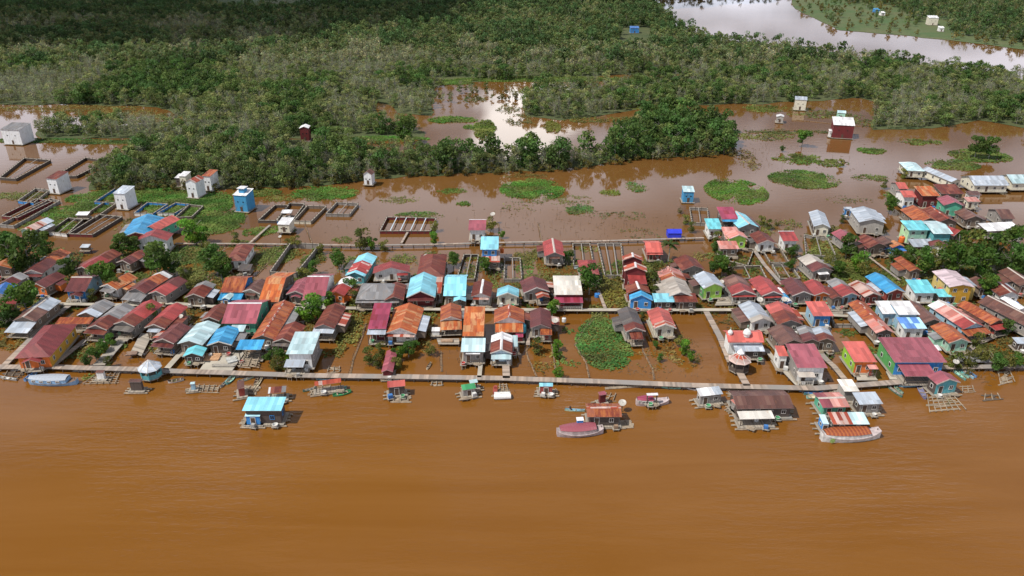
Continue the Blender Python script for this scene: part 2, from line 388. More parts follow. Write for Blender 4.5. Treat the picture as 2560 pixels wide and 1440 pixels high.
    # openings
    if not open_ and not nowin:
        H = zt - floor; sh = H / storeys
        for s in range(storeys):
            zc = floor + s * sh + min(1.5, sh * .55); wh = min(1.1, sh * .42)
            wh = round(wh, 1)
            if 2 * wx > 3.4:
                n = max(2, int(2 * wx / 2.6)); dx = 2 * wx / n
                for i in range(n):
                    x = -wx + dx * (i + .5)
                    if door and s == 0 and i == (n - 1) // 2 : 
                        dh = round(min(2.0, sh * .8), 1); link('door', door_mesh(.9, dh), t, (x, -wy - .04, floor + dh / 2 + .02)); continue
                    add_window(t, 1.0, wh, win, (x, -wy - .04, zc))
            elif door and s == 0:
                dh = round(min(2.0, sh * .8), 1); link('door', door_mesh(.9, dh), t, (0, -wy - .04, floor + dh / 2 + .02))
            sd = 1 if c[0] < 0 else -1
            n = max(1, int(2 * wy / 3.2)); dy = 2 * wy / n
            for i in range(n):
                add_window(t, .9, wh, win, (sd * (wx + .04), -wy + dy * (i + .5), zc), math.pi / 2)
    if typ == 'y' and not raft and not open_ and D_ > 6.5 and 'alone' not in label and wall not in ('tower', 'towerblue') and cat == 'house':
        rl = random.Random(label); sd = rl.choice((-1, 1)); lw = rl.uniform(1.4, 2.2); y0, y1 = sorted((rl.uniform(-.35, 0) * D_, rl.uniform(.15, .46) * D_)); kk2 = rl.choice(('rustdark', 'grey', 'silver', 'brown', 'stripe', 'dark', roof)); z1 = ze - .25; z0 = z1 - .45
        b = MB(); xa, xb = sd * (hw - .15), sd * (hw + lw)
        P = [(xa, y0, z1), (xa, y1, z1), (xb, y1, z0), (xb, y0, z0)]; b.slab(P if sd > 0 else [P[1], P[0], P[3], P[2]], .06, 0, 1); b.obj('side_roof', [roofmat(kk2), M_TRIM], t)
        b = MB(); b.box(((sd * wx + xb - sd * .3) / 2, (y0 + y1) / 2, (floor + z0) / 2 - .1), (abs(xb - sd * .3 - sd * wx), y1 - y0 - .5, z0 - floor - .1)); b.obj('side_room', wallmat(rl.choice(('wood', 'greywood', 'darkwood', wall))), t)
    # porch
    if porch:
        pd, pk = porch.get('d', 2.2), porch.get('k', roof); pw = W_ * porch.get('w', 1.0); px_ = porch.get('x', 0.0) * W_
        pz = ze - porch.get('drop', .35); sl_ = porch.get('s', .14); y1 = -hd + oh + .05 if typ != 'm' else -hd + oh + .05
        y0 = y1 - pd - .3; z0 = pz - sl_ * pd
        b = MB()
        if porch.get('t', 'shed') == 'shed':
            b.slab([(px_ - pw / 2, y1, pz), (px_ + pw / 2, y1, pz), (px_ + pw / 2, y0, z0), (px_ - pw / 2, y0, z0)], .06, 0, 1)
        else:
            gr = pw / 2 * .38; z0 = pz - .25
            for s in (-1, 1):
                b.slab([(px_, y1, z0 + gr), (px_, y0, z0 + gr), (px_ + s * pw / 2, y0, z0), (px_ + s * pw / 2, y1, z0)], .06, 0, 1)
        b.obj('porch_roof', [roofmat(pk), M_TRIM], t)
        b = MB(); b.box((px_, (y1 + y0) / 2, floor - .12), (pw - .2, pd, .14)); b.obj('porch_floor', M_DECK, t)
        ph = z0 - floor - .02
        for s in (-1, 1): link('porch_post', post_mesh(ph, 'white' if porch.get('wp') else 'wood'), t, (px_ + s * (pw / 2 - .25), y0 + .3, floor - .05))
        if porch.get('rail', True):
            b = MB()
            for i in range(int(pw / .5)): b.box((px_ - pw / 2 + .3 + i * .5, y0 + .3, floor + .4), (.05, .05, .75))
            b.box((px_, y0 + .3, floor + .8), (pw - .4, .08, .07)); b.obj('railing', M_FRAME if porch.get('wp') else M_POST, t)
    HOUSES.append((t, label, c, yaw, W_, D_, floor))
    return t
def G(fx, fy, bx, by, w, roof, wall, label, ze=3.7, s=.42, typ='y', name='house', cat='house', **k):
    """gable end to the camera: ridge tips front and back, eaves width in pixels"""
    w *= 1.07; W_ = w / SCL(fx, fy, ze)
    for _ in range(3): zr = ze + s * W_ / 2; W_ = w / SCL(fx, fy, zr)
    a, b = U(fx, fy, zr), U(bx, by, zr); d = b - a; D_ = max(d.length, 3.0)
    if typ == 'h': a2 = (a + b) / 2; D_ += W_ * .8; c = a2
    else: c = (a + b) / 2
    yaw = math.atan2(d.y, d.x) - math.pi / 2
    return building(name, label, cat, (c.x, c.y), yaw, W_, D_, ze, s * W_ / 2, typ, roof, wall, **k)
def S(lx, ly, rx, ry, d, roof, wall, label, ze=3.7, s=.38, typ='x', name='house', cat='house', maxyaw=.5, **k):
    """long side to the camera: ridge ends left and right, pixels from ridge down to the front eaves"""
    sc = SCL((lx + rx) / 2, (ly + ry) / 2, ze + 1); th = DEP((ly + ry) / 2)
    hD = d / sc / (math.sin(th) + s * math.cos(th)); rise = s * hD; zr = ze + rise
    a, b = U(lx, ly, zr), U(rx, ry, zr); v = b - a; yaw = math.atan2(v.y, v.x); W_ = v.length
    if typ == 'h': W_ += hD * 1.7
    n = Vector((math.sin(yaw), -math.cos(yaw), 0)); m = (a + b) / 2
    if typ == 'm': c = m + n * hD / 2; D_ = hD
    else: c = m; D_ = 2 * hD
    return building(name, label, cat, (c.x, c.y), yaw, W_, D_, ze, rise, typ, roof, wall, **k)
def T(*a, **k): k.setdefault('s', .16); return S(*a, typ='m', **k)      # single slope, high at the back
def tower(xl, xr, yb, h, depth, wall, label, roof='white', yaw=0.0, side=None, front=None, cap2=None, name='birdhouse_tower', cat='tower', typ='m', s=.14, floor=.5, holes=2):
    sc = SCL((xl + xr) / 2, yb); W_ = (xr - xl) / sc + .5; p = U((xl + xr) / 2, yb)
    c = (p.x - math.sin(yaw) * depth / 2, p.y + math.cos(yaw) * depth / 2)
    rise = s * depth if typ == 'm' else (s * depth / 2 if typ == 'x' else s * W_ / 2)
    t = building(name, label, cat, c, yaw, W_, depth + .5, h, rise, typ, roof, wall, front=front, side=side, floor=floor, nowin=True, oh=.25)
    b = MB()
    for i in range(holes): b.box((-W_ * .2 + i * W_ * .4, -depth / 2 - .03, h * .62), (.5, .1, .35))
    b.obj('entrance_hole', M_DARK, t)
    b = MB(); b.box((0, -depth / 2 - .03, floor + .9), (.9, .08, 1.7)); b.obj('door', M_DOOR, t)
    if cap2:
        b = MB(); b.box((0, 0, h + rise * .5 + .7), (W_ * .4, depth * .4, 1.6), 0); b.box((0, 0, h + rise * .5 + 1.6), (W_ * .55, depth * .55, .12), 1)
        b.obj('roof_turret', [wallmat(wall), roofmat(cap2)], t)
    return t
# ================================================================ BUILDINGS (pixel anchors read off the photograph)
# ---- front rows, left
G(56,792,123,741,56,'brown','wood','long house of brown and pale grey roof sheets at the left edge',segs=[(.5,'brown'),(1,'silver')],cap='pale',porch=dict(k='silver',d=4.2,s=.2))
G(90,858,133,810,80,'wine','ochre','yellow ochre house under a broad maroon hipped roof beside the boardwalk',typ='h',s=.5,ze=4.2,side='ochre',front='orange',porch=dict(k='wine',d=1.6,w=.5,t='gable',rail=False))
T(150,793,236,793,17,'rust','wood','low rusty sheet lean-to behind the yellow ochre house',ze=2.9)
G(214,781,262,747,54,'grey','wood','dull grey roofed house with a pale lower front edge',segs=[(.3,'silver'),(1,'grey')])
G(238,812,312,756,54,'rustdark','greywood','house with a rusty front half and dull grey rear half of roof',segs=[(.45,'rustdark'),(1,'grey')],trim='pale',porch=dict(k='rustdark',d=1.8))
G(306,802,380,748,58,'red','greywood','long house with red rear roof and weathered striped maroon front',segs=[(.35,'rustdark'),(1,'red')],trim='pale',porch=dict(k='dark',d=2))
G(384,810,443,756,52,'red','wood','plain red roofed long house with a darker front end',segs=[(.35,'rustdark'),(1,'red')],trim='pale',porch=dict(k='silver',d=1.4,w=.6))
G(406,846,451,806,54,'maroon','wood','maroon roofed house with a shaded veranda facing the flooded yard',trim='pale',porch=dict(k='maroon',d=1.6))
G(-8,732,14,705,46,'blue','white','small blue roofed house cut by the left edge')
G(-8,778,8,742,56,'red','wood','red roofed house cut by the left edge beside a round tree')
G(12,702,50,680,44,'dark','greywood','dark roofed house with grey front sheets near the left edge',segs=[(.5,'maroon'),(1,'grey')])
G(0,664,20,643,44,'orange','wood','rust orange roofed house at the left edge below the trees')
G(78,674,152,621,48,'maroon','white','white walled long house with maroon front roof and streaked rust rear roof',segs=[(.55,'maroon'),(1,'rust')],trim='pale',porch=dict(k='maroon',d=1.4))
G(90,708,143,679,46,'maroon','orange','orange fronted house with a stepped maroon roof',trim='pale',side='wood')
G(204,666,282,622,50,'red','wood','long red roofed house with a rusty rear end among trees',segs=[(.6,'red'),(1,'rustdark')],trim='pale')
G(306,650,354,624,40,'maroon','wood','small stepped maroon roofed house beside the big dark trees',trim='pale',segs=[(.45,'maroon'),(1,'rustdark')])
S(179,692,232,692,36,'maroon','sky','maroon roofed house with a blue posted front porch and pale terrace',cap='pale',front='azure',porch=dict(k='maroon',d=2.2,w=.55,t='gable',x=.1,wp=True))
G(268,710,322,681,52,'orange','white','white fronted house with an orange rust roof beside tall trees',trim='white',porch=dict(k='grey',d=1.6,w=.7))
G(338,721,408,677,50,'maroon','greywood','house with grey ribbed hipped porch, maroon middle and rust rear roof',segs=[(.5,'maroon'),(.85,'rust'),(1,'white')],porch=dict(k='grey',d=3,w=1.1,s=.3,wp=True))
G(390,727,447,690,48,'red','greywood','long house of red front and maroon rear roof above the grey roofs',segs=[(.55,'red'),(1,'maroon')],trim='pale')
G(375,589,393,571,74,'red','tower','big white house with a plain red gable roof beside the dark tree',ze=4.6,s=.36,floor=.6)
G(372,566,430,537,44,'coral','jade','long coral red roof on green walls behind the white house',ze=4.4)
G(338,580,370,534,74,'azure','redwood','bright blue roofed house with exposed orange red side walls',ze=4.2,s=.34,side='orange',trim='white')
G(60,571,118,543,36,'stripe','mint','low mint green walled house with a pale striped rusty roof',ze=3.2,segs=[(.7,'stripe'),(1,'silver')])
T(196,529,226,529,9,'white','wood','little white roofed hut between the dark timber ponds',ze=2.4,name='hut',cat='hut',nowin=True)
T(206,610,228,610,9,'silver','wood','tiny grey roofed outhouse under the trees',ze=2.2,name='hut',cat='hut',nowin=True)
# ---- left middle
G(484,734,515,701,48,'rustdark','wood','rust red roofed house with a grey rear end beside the round trees',segs=[(.7,'rustdark'),(1,'grey')],trim='pale')
S(563,694,620,694,36,'rust','azure','rust roofed house with bright blue front awnings',segs=[(1,'rust')],porch=dict(k='azure',d=3,s=.2,rail=False))
G(562,745,597,712,20,'ice','azure','narrow pale blue lean-to beside the blue awnings',ze=3.1)
G(625,722,655,696,48,'brown','cream','brown gabled house with a carved cream gable window',trim='white',porch=dict(k='brown',d=1,w=.5,rail=False))
S(666,694,715,694,58,'orange','wood','house with a bright streaked orange rust roof slope',s=.3)
G(738,727,765,692,48,'pink','greywood','low pinkish red gabled wing beside the dormer house',trim='pale',porch=dict(k='pink',d=1,w=.5,t='gable',rail=False))
S(769,690,824,690,48,'pink','white','big pink red roofed house with a tall white dormer front',ze=4.6,cap='white',floor=.8,porch=dict(k='pink',d=3,w=.42,t='gable',x=-.25,wp=True,drop=-.2))
G(838,728,874,690,44,'red','orange','house roofed half red and half white beside a leafy tree',segs=[(.52,'red'),(1,'white')],trim='red')
G(886,681,919,631,48,'redcheck','teal','house with a red checked panel framed by cyan roof sheets',segs=[(.12,'cyan'),(.6,'redcheck'),(1,'cyan')])
G(977,669,979,652,86,'red','white','white walled house with a wide low red roof before the brown pond',s=.32,floor=1.3,porch=dict(k='red',d=1.2,w=.3,x=.3))
S(935,711,962,711,38,'grey','wood','wide grey ribbed hipped roof house behind the concrete walk',typ='h',s=.42,porch=dict(k='grey',d=1))
G(984,742,992,704,46,'rustdark','wood','dark rust roofed house behind the grey hipped roof')
G(591,636,609,609,44,'rustdark','white','maroon roofed house alone beside the round dark trees',typ='h',s=.4)
T(602,660,632,660,16,'dark','wood','low black roofed shed behind the rust roofs',ze=2.4)
# ---- front row, left middle
G(523,792,556,757,46,'rustdark','wood','dark red gabled house against the wide maroon roof',trim='pale')
S(570,757,655,757,50,'pink','jade','house with a very wide plain maroon pink roof and rusty lower edge',cap='white',ze=4)
G(472,852,520,801,62,'ice','wood','long house under pale corrugated bluish sheets beside the landing',s=.34)
G(479,883,492,862,46,'aqua','darkwood','little turquoise roofed front of the pale blue long house',s=.4,ze=3)
G(546,853,570,813,58,'azure','darkwood','bright blue gabled house with white edges above the sawn timber',trim='white',s=.36)
T(580,812,616,812,17,'ice','wood','pale ice blue flat roof behind the bright blue gable')
T(600,849,662,849,25,'azure','darkwood','open bright blue flat roofed shed above the driftwood pile',open_=True,floor=.6)
G(655,838,711,750,56,'rust','wood','very long rust red roofed house with pale stripes on its right slope',cap='rust')
G(706,846,738,803,52,'rustdark','wood','short dark rust roofed house with a shaded porch beside the long rust roof',trim='pale',porch=dict(k='dark',d=1.2))
G(808,811,840,757,50,'rustdark','greywood','dark red roofed house with a curved grey front awning',porch=dict(k='silver',d=1.8,s=.1))
T(738,829,802,829,54,'ice','greywood','tall house with one pale metal roof slope beside the channel',ze=5.2,front='white',s=.08)
T(716,898,764,898,20,'silver','greywood','grey roofed front shelter touching the boardwalk',ze=2.9,open_=True)
T(936,757,980,757,62,'magenta','darkred','magenta roofed house with a pale blue lower roof edge',ze=4.6,storeys=1,s=.12,porch=dict(k='silver',d=2,rail=False))
G(1000,820,1023,756,74,'orange','white','white fronted house with a mottled bright rust roof',trim='pale',porch=dict(k='stripe',d=1,w=.9,rail=False))
G(967,925,980,872,27,'pink','darkred','long narrow maroon roofed boat shed beside the bushes',ze=2.2,floor=.4,name='boat_shed',cat='shed',nowin=True)
# ---- centre
G(1051,727,1060,679,68,'cyan','darkred','large light blue gabled house with a dark red gable wall',s=.5,ze=4,trim='white',porch=dict(k='maroon',d=1.4,w=.9,rail=False))
S(1112,692,1167,692,46,'cyan','wood','light blue roofed house with a small blue front gable',ze=4.2,porch=dict(k='cyan',d=2.4,w=.55,t='gable',x=.24,rail=False))
T(1092,692,1108,692,40,'stripe','wood','narrow rusty striped roof squeezed between two light blue roofs',ze=3.4)
G(1202,733,1208,698,47,'rustdark','white','maroon roofed house with a broad white ridge line',cap='white',porch=dict(k='stripe',d=1,w=.8,rail=False))
G(1269,731,1271,712,52,'cyan','cream','small cream cottage with a bright blue gable roof and blue door box',trim='white',floor=1.2)
G(1342,718,1331,689,62,'maroon','greywood','maroon roofed house with a white edged rusty porch gable',trim='white',porch=dict(k='stripe',d=3,w=.5,t='gable',x=.2))
T(1382,689,1450,689,46,'offwhite','darkred','house with a big creamy white flat roof and dark red awning',ze=4.6,s=.1,porch=dict(k='magenta',d=2.6,drop=.9,w=1,wp=True))
G(1077,668,1083,634,64,'rustdark','wood','dark red hipped roof house behind the large light blue gable',typ='h',s=.4)
T(1203,591,1247,591,32,'cyan','azure','tall house with a square pale blue flat roof',ze=6.2,storeys=2,s=.08,front='azure')
T(1208,627,1250,627,28,'stripe','wood','lean-to roof of broad rust and white stripes before the pale blue roof',ze=3.2,s=.2)
T(1173,549,1216,549,26,'pink','white','white cabin on stilts with a bright pink red roof',ze=5.2,s=.16,cap='white',floor=1.6)
G(1387,631,1381,595,48,'red','greywood','dark red roofed house by the far plank walk',cap='pale',porch=dict(k='brown',d=1,w=.5))
G(1474,672,1468,650,44,'red','greywood','red roofed house half behind the round bright tree',typ='h',s=.35)
G(1127,791,1127,756,50,'rust','white','small rust roofed house with a rusty striped front awning',trim='pale',porch=dict(k='orange',d=3.4,s=.24,drop=.2))
T(1162,766,1213,766,70,'orange','wood','house with one long roof of vertical orange rust stripes',ze=4.4,s=.16)
T(1155,845,1214,845,34,'ice','greywood','pale blue tin roofed house front before the orange rust stripes',ze=4.3,s=.14,porch=dict(k='white',d=.6,w=.6))
G(1273,793,1273,760,72,'rust','white','wide white fronted house with a weathered rust roof and pale ridge',cap='rust',ze=4.2,porch=dict(k='orange',d=3.2,s=.24,w=.9,drop=.3))
G(1253,873,1255,829,52,'rust','paleblue','house with rust front roof, white rear roof and pale blue gable',segs=[(.6,'rustdark'),(1,'white')],cap='white',trim='white',porch=dict(k='ice',d=1.6,w=.9,s=.35,rail=False))
T(1282,838,1294,838,28,'ice','greywood','white tin side lean-to beside the pale blue gable house',ze=3)
T(1289,834,1308,834,9,'magenta','darkred','tiny maroon roofed hut by the plank landing',ze=2.4,name='hut',cat='hut',nowin=True)
G(1352,811,1351,768,50,'maroon','greywood','maroon roofed house with a rusty side porch and a white dish',porch=dict(k='rust',d=2.4,w=.55,x=.25))
T(1080,818,1101,818,10,'white','white','little white roofed outhouse beside the rust awning',ze=2.4,name='hut',cat='hut',nowin=True)
G(1590,819,1567,766,48,'dark','greywood','weathered charcoal roofed long house with a rusty front end',segs=[(.28,'rustdark'),(1,'dark')],trim='pale',porch=dict(k='rustdark',d=3,w=.6))
G(1664,810,1645,767,54,'coral','cream','bright red roofed cream house standing alone in the flood',segs=[(.22,'stripe'),(1,'coral')],trim='white')
# ---- right middle
G(1583,641,1581,632,48,'stripe','darkred','rearmost dark red gabled block of the stacked red tower house',ze=7,floor=1,cap='white')
G(1590,668,1588,655,54,'stripe','darkred','middle red gabled block of the stacked red tower house',ze=6.6,cap='white')
T(1568,684,1612,684,26,'red','darkred','flat bright red roof of the stacked red tower house',ze=4.6)
G(1598,722,1591,703,56,'rustdark','redwood','dark red gabled house with a white ridge behind the blue cottage',cap='white')
S(1612,606,1652,606,25,'coral','redwood','small red roofed open house beside the coconut palm',s=.3,porch=dict(k='coral',d=.8,rail=False))
G(1735,664,1712,636,56,'rustdark','greywood','dark red roofed house before the walled brown pond')
G(1687,691,1671,665,60,'brown','wood','pale weathered hipped roof house with rust patches',segs=[(.4,'rust'),(1,'palepink')],cap='rust')
G(1703,729,1683,690,62,'beige','greywood','big beige grey roofed house with blue front sheets',trim='white',porch=dict(k='ice',d=2,w=.9,rail=False))
G(1604,736,1603,728,54,'azure','azure','bright blue cottage with a small blue gable on the concrete walk',s=.5)
T(1630,733,1680,733,22,'cyan','darkwood','long low sky blue roof joined to the bright blue cottage',ze=3.4)
T(1682,733,1738,733,22,'rustdark','darkwood','long low maroon roof ending beside the lime green house',ze=3.4)
G(1787,708,1759,677,54,'silver','lime','lime green house with a silver and white striped roof',trim='white',side='green',segs=[(1,'silver')],ze=4.6)
G(1862,725,1834,685,58,'maroon','greywood','maroon roofed grey house with a red front porch roof',segs=[(.45,'red'),(1,'brown')],trim='white',porch=dict(k='red',d=.8,wp=True))
G(1934,728,1899,688,54,'red','greywood','red roofed long house with white lattice front',trim='white',porch=dict(k='red',d=.8,w=.8,wp=True))
G(2010,728,1977,692,54,'maroon','greywood','maroon roofed house with a blue roofed side lean-to',trim='white')
G(1975,752,1946,718,14,'azure','azure','narrow white and blue strip roof on a house side',ze=3.3,segs=[(.25,'white'),(.6,'azure'),(1,'white')])
T(1791,517,1832,517,30,'magenta','darkwood','tall dark house with a magenta red roof and blue eaves at the pond edge',ze=5,storeys=2,porch=dict(k='azure',d=1.6,drop=.1,rail=False),s=.14)
G(1874,559,1840,527,50,'cyan','greywood','light blue gabled house with a dark centre ridge behind the dark house',cap='pale',ze=4.2)
T(1760,546,1796,546,26,'aqua','white','small white walled cabin with a pale turquoise roof at the pond edge',ze=4.2)
T(1802,567,1841,567,30,'palepink','wood','patched pale rust roofed shack below the magenta roof',ze=3.6)
G(1848,587,1836,573,46,'palepink','lime','lime green gable house with patched rust roof by the plank lane',ze=4.6,trim='pale')
G(1919,600,1897,576,46,'rustdark','white','white fronted house with red rust roof behind the ponds',trim='pale')
T(1945,578,1984,578,24,'red','white','red flat roofed house with white shutters behind the ponds',ze=4.4,cap='white')
T(1792,602,1840,602,20,'palepink','wood','ragged plank shack on posts before the lime gable',ze=3.8)
# ---- right upper
G(2057,560,2043,524,38,'silver','darkwood','silver roofed dark wooden house alone in the pond',ze=4.2,side='darkwood',front='cream')
G(2184,548,2158,515,62,'silver','concrete','large silver roofed concrete house with side windows in the pond',ze=5,s=.3)
T(2108,517,2128,517,6,'silver','azure','blue painted lean-to behind the large silver roof',ze=3.8)
G(2142,602,2100,572,44,'pink','greywood','long pinkish red roof at the left of the crowded cluster')
G(2198,608,2160,584,52,'rustdark','wood','wide dull maroon roof in the crowded cluster beside the trees')
T(2148,600,2180,600,22,'pink','wood','low pinkish front roof above the dark round tree',ze=3)
T(2250,551,2304,551,24,'aqua','mint','turquoise roofed two storey mint green house',ze=5.8,storeys=2,s=.12,side='lightgreen')
T(2268,597,2326,597,20,'silver','darkwood','pale grey terrace roof in front of the mint green house',ze=3)
S(2315,560,2364,560,24,'ice','teal','teal walled house with a whitish blue roof beside the mint house',ze=5.6,s=.2)
G(2326,545,2282,512,58,'rust','wood','wide streaked rust roof behind the turquoise roof')
G(2372,546,2326,515,56,'rustdark','wood','wide dark rust roof with pale ridge lines behind the teal house',cap='rust')
S(2238,456,2262,456,16,'coral','greywood','small coral hipped roof at the top of the cluster',typ='x',s=.3,ze=4.4)
S(2250,477,2282,477,16,'coral','white','coral roofed white house at the top of the cluster',ze=5,s=.3)
T(2284,465,2328,465,24,'orange','darkred','rust roofed dark red tall house at the top of the cluster',ze=5.6)
T(2332,460,2388,460,24,'rustdark','wood','dull maroon roof between the tall red house and the school')
G(2388,505,2368,487,46,'pink','jade','green walled house with a plain pink red roof',ze=5,side='jade')
T(2408,492,2440,492,12,'palepink','cream','cream house end with patched rust roof near the school',ze=3.6)
T(2412,477,2444,477,11,'brown','white','small brown roofed house at the end of the school walk',ze=3.4)
G(2287,415,2275,404,40,'ice','cream','cream school pavilion with a small pale hipped roof',typ='h',s=.35,name='school_pavilion',cat='school')
G(2394,448,2318,416,30,'silver','cream','long cream school building with a pale grey gable roof',s=.4,name='school_building',cat='school')
S(2421,439,2508,439,24,'silver','cream','cream school block with grey roof beside the long school building',name='school_building',cat='school')
S(2516,436,2590,436,22,'ice','cream','cream school block cut by the right edge',name='school_building',cat='school')
G(2440,540,2410,520,46,'brown','wood','brown roofed house behind the white roof at far right')
S(2488,523,2522,523,24,'brown','greywood','brown hipped roof house with grey walls on the far pond edge',typ='x',s=.35)
G(2402,576,2362,562,46,'red','greywood','red roofed house with a dark gable beside the teal walls',trim='pale')
T(2444,558,2530,554,20,'white','greywood','long white flat roof above the right hand trees',ze=3.6)
T(2500,576,2540,574,10,'rustdark','wood','rusty low roof tucked under the long white roof',ze=3)
G(2226,606,2206,589,40,'brown','wood','small brown gabled roof beside the mint green house')
G(2250,612,2234,600,34,'orange','azure','small rust roof with blue front awning below the mint house',porch=dict(k='blue',d=1.6,rail=False))
T(2200,616,2230,616,8,'blue','darkwood','bright blue awning at the foot of the crowded cluster',ze=2.6,open_=True,floor=.5,name='awning',cat='awning')
G(2350,610,2346,598,42,'maroon','white','small maroon roof at the foot of the teal house')
G(2292,672,2251,640,32,'rust','wood','narrow streaked rust roofed house under the big trees')
G(2060,668,2021,634,52,'grey','greywood','grey roofed house with maroon front half and a white sheet',segs=[(.45,'maroon'),(1,'beige')],porch=dict(k='white',d=1.2,w=.5))
G(2243,722,2188,680,50,'azure','redwood','long bright azure roofed house with a brick red front',trim='white',segs=[(1,'azure')])
T(2263,699,2318,699,33,'aqua','white','turquoise roofed white house beside the azure roof',ze=4.2)
T(2332,722,2366,722,20,'aqua','greywood','small turquoise roof with an orange canopy beside it',ze=3.2)
G(2408,712,2362,672,60,'pinkwhite','yellow','tall yellow house with a pinkish white roof',ze=5.9,s=.22,storeys=2,front='ochre',floor=.8)
G(2059,730,2031,697,42,'red','orange','red roofed house with an orange front',trim='pale')
G(2130,732,2088,694,44,'red','sky','house with red front roof and dull grey rear roof',segs=[(.6,'red'),(1,'grey')],trim='pale',side='paleblue')
G(2184,732,2142,700,44,'stripe','redwood','rust roofed house with bold diagonal pale stripes',trim='pale')
G(2096,741,2068,715,30,'rustdark','wood','narrow dark red roof between two red roofed houses')
# ---- right front
T(2012,753,2062,753,36,'coral','azure','coral roofed bright blue house at the lane corner',ze=4.4,s=.1,side='sky')
G(2216,824,2143,749,46,'rust','wood','very long rust roofed house with a pale front half',segs=[(.38,'palepink'),(1,'rust')],cap='rust')
T(2186,752,2236,752,32,'white','sky','broken white roof sheets of the blue and white house',ze=4.6)
T(2222,752,2274,752,34,'white','sky','tall sky blue house with bright white roofs',ze=5.6,s=.12)
T(2240,793,2298,793,28,'bluestripe','white','white fronted annex with a mottled blue and white roof',ze=4.4,s=.14)
G(2336,798,2278,751,48,'brown','wood','long brown roofed house between the white roofs and the pink roof')
G(2440,808,2348,749,60,'palepink','sky','very long faded pink roofed house with a blue gable',segs=[(.28,'red'),(.8,'palepink'),(1,'white')],cap='pale',porch=dict(k='rust',d=2.6,w=1.1,rail=False))
G(2498,800,2412,751,44,'rust','wood','long plain rust roofed house right of the faded pink roof',porch=dict(k='red',d=2.2,rail=False))
G(2600,802,2470,738,62,'brown','greywood','very long brown roofed house running out of the right edge',cap='pale')
G(2560,770,2512,741,24,'white','white','narrow bright white roof near the right edge',s=.3)
G(2404,846,2355,804,56,'rust','mint','rust roofed house with a mint green gable front',trim='pale',front='mint')
G(2470,712,2440,690,40,'brown','wood','brown roofed house behind the tall yellow house')
G(2530,730,2475,688,52,'rustdark','white','long dark red roofed house near the right edge trees',cap='pale')
G(2575,705,2520,668,46,'brown','wood','brown roofed house under the trees at the right edge',cap='pale')
T(2104,853,2160,853,50,'coral','orange','orange house with a plain coral roof and lime side wall',ze=4.4,s=.1,side='limegreen',front='orange',porch=dict(k='palepink',d=1.6,w=.4,x=.3,drop=.9))
T(2194,843,2320,843,60,'pink','azure','huge maroon roofed house with a bright green side wall',ze=4.8,s=.1,side='green',porch=dict(k='pink',d=4.2,drop=.7,w=.6,x=-.12))
T(2330,862,2345,862,14,'white','azure','blue and white side porch of the huge maroon roofed house',ze=4,open_=True)
T(1963,859,2036,859,58,'pink','greywood','white and grey house with a large magenta pink roof above the boardwalk',ze=4.9,s=.1,front='white',porch=dict(k='beige',d=1.8,w=.55,x=-.2,drop=1.3,wp=True))
T(1936,864,1960,864,26,'coral','white','narrow coral side roof of the magenta roofed house',ze=4.6)
G(1908,795,1873,751,54,'silver','white','silver roofed house with a dark sheet patch by the lane',segs=[(.22,'beige'),(1,'silver')],trim='pale')
G(1874,795,1852,768,20,'magenta','wood','narrow maroon side roof left of the silver roof',ze=3)
G(1978,800,1944,752,60,'rustdark','greywood','house roofed red at the rear and dark rust at the front',segs=[(.55,'rustdark'),(1,'coral')])
G(1985,850,1950,809,64,'brown','wood','dull dark brown roof spreading behind the mosque')
G(2032,848,2012,812,40,'brown','wood','low grey and brown roof by the magenta roofed house',segs=[(.5,'maroon'),(1,'grey')])
G(2068,846,2050,815,46,'stripe','wood','patched grey and rust roof before the plank pond',segs=[(.5,'rustdark'),(1,'silver')])
T(2530,843,2575,843,16,'silver','darkwood','grey tin shed at the right edge',ze=3)
# ---- bird house towers
tower(10,60,363,7.2,8,'tower','big plain white windowless tower at the far left water','grey',-0.15)
tower(124,152,486,6.2,6.5,'tower','white tower with a maroon roof edge beside the left ponds','rustdark',-0.24)
tower(292,322,526,6.4,6,'tower','white tower standing beside the blue rimmed pond','silver',-0.17)
tower(470,497,497,6.4,5.5,'tower','front white gabled tower of the cluster by the woods','stripe',-0.21,typ='y',s=.5)
tower(512,532,479,6.2,5.5,'tower','rear white tower with a red sheet roof in the cluster by the woods','rust',-0.21)
tower(454,470,475,5.6,4,'cream','thin beige tower at the back of the cluster by the woods','white',-0.14,holes=1)
tower(442,462,468,3.8,3.5,'darkwood','small dark hut with a white roof beside the beige tower','white',-0.10,holes=1,name='hut',cat='hut')
tower(589,622,532,6.6,5.5,'towerblue','bright blue tower with white roofs on the weedy bank','white',-0.20,cap2='white')
tower(911,931,467,5.0,3.6,'tower','slim white tower with a brown gable before the tree belt','brown',-0.17,typ='y',s=.7,floor=.9)
tower(753,774,355,6.4,4.5,'darkred','small dark red tower with a white roof deep in the woods','white',0.05,typ='y',s=.4)
tower(1985,2012,277,5.8,5,'cream','pale cream tower mirrored in the far pond','silver',-.3)
tower(2080,2128,348,6.6,7,'darkred','large dark red tower with a sloping white roof in the far pond','white',-.22,s=.3)
tower(2072,2086,345,3.2,2.5,'white','tiny white porch hut touching the dark red tower','white',-.2,holes=1,name='hut',cat='hut')
tower(1940,1956,309,3.4,4,'concrete','small open hut with a white roof in the far pond','white',-.3,typ='y',s=.3,holes=1,name='hut',cat='hut')
tower(2092,2110,300,3.6,4,'mint','small mint hut with a pale roof behind the dark red tower','ice',-.3,typ='x',s=.4,holes=1,name='hut',cat='hut')
tower(1707,1732,509,4.6,4.5,'towerblue','square blue tower with a pale roof in the middle pond','ice',-.06)
tower(698,726,588,3.9,4.5,'cream','beige hut on stilts behind the far plank walk','white',-0.10,floor=1.2,name='hut',cat='hut')
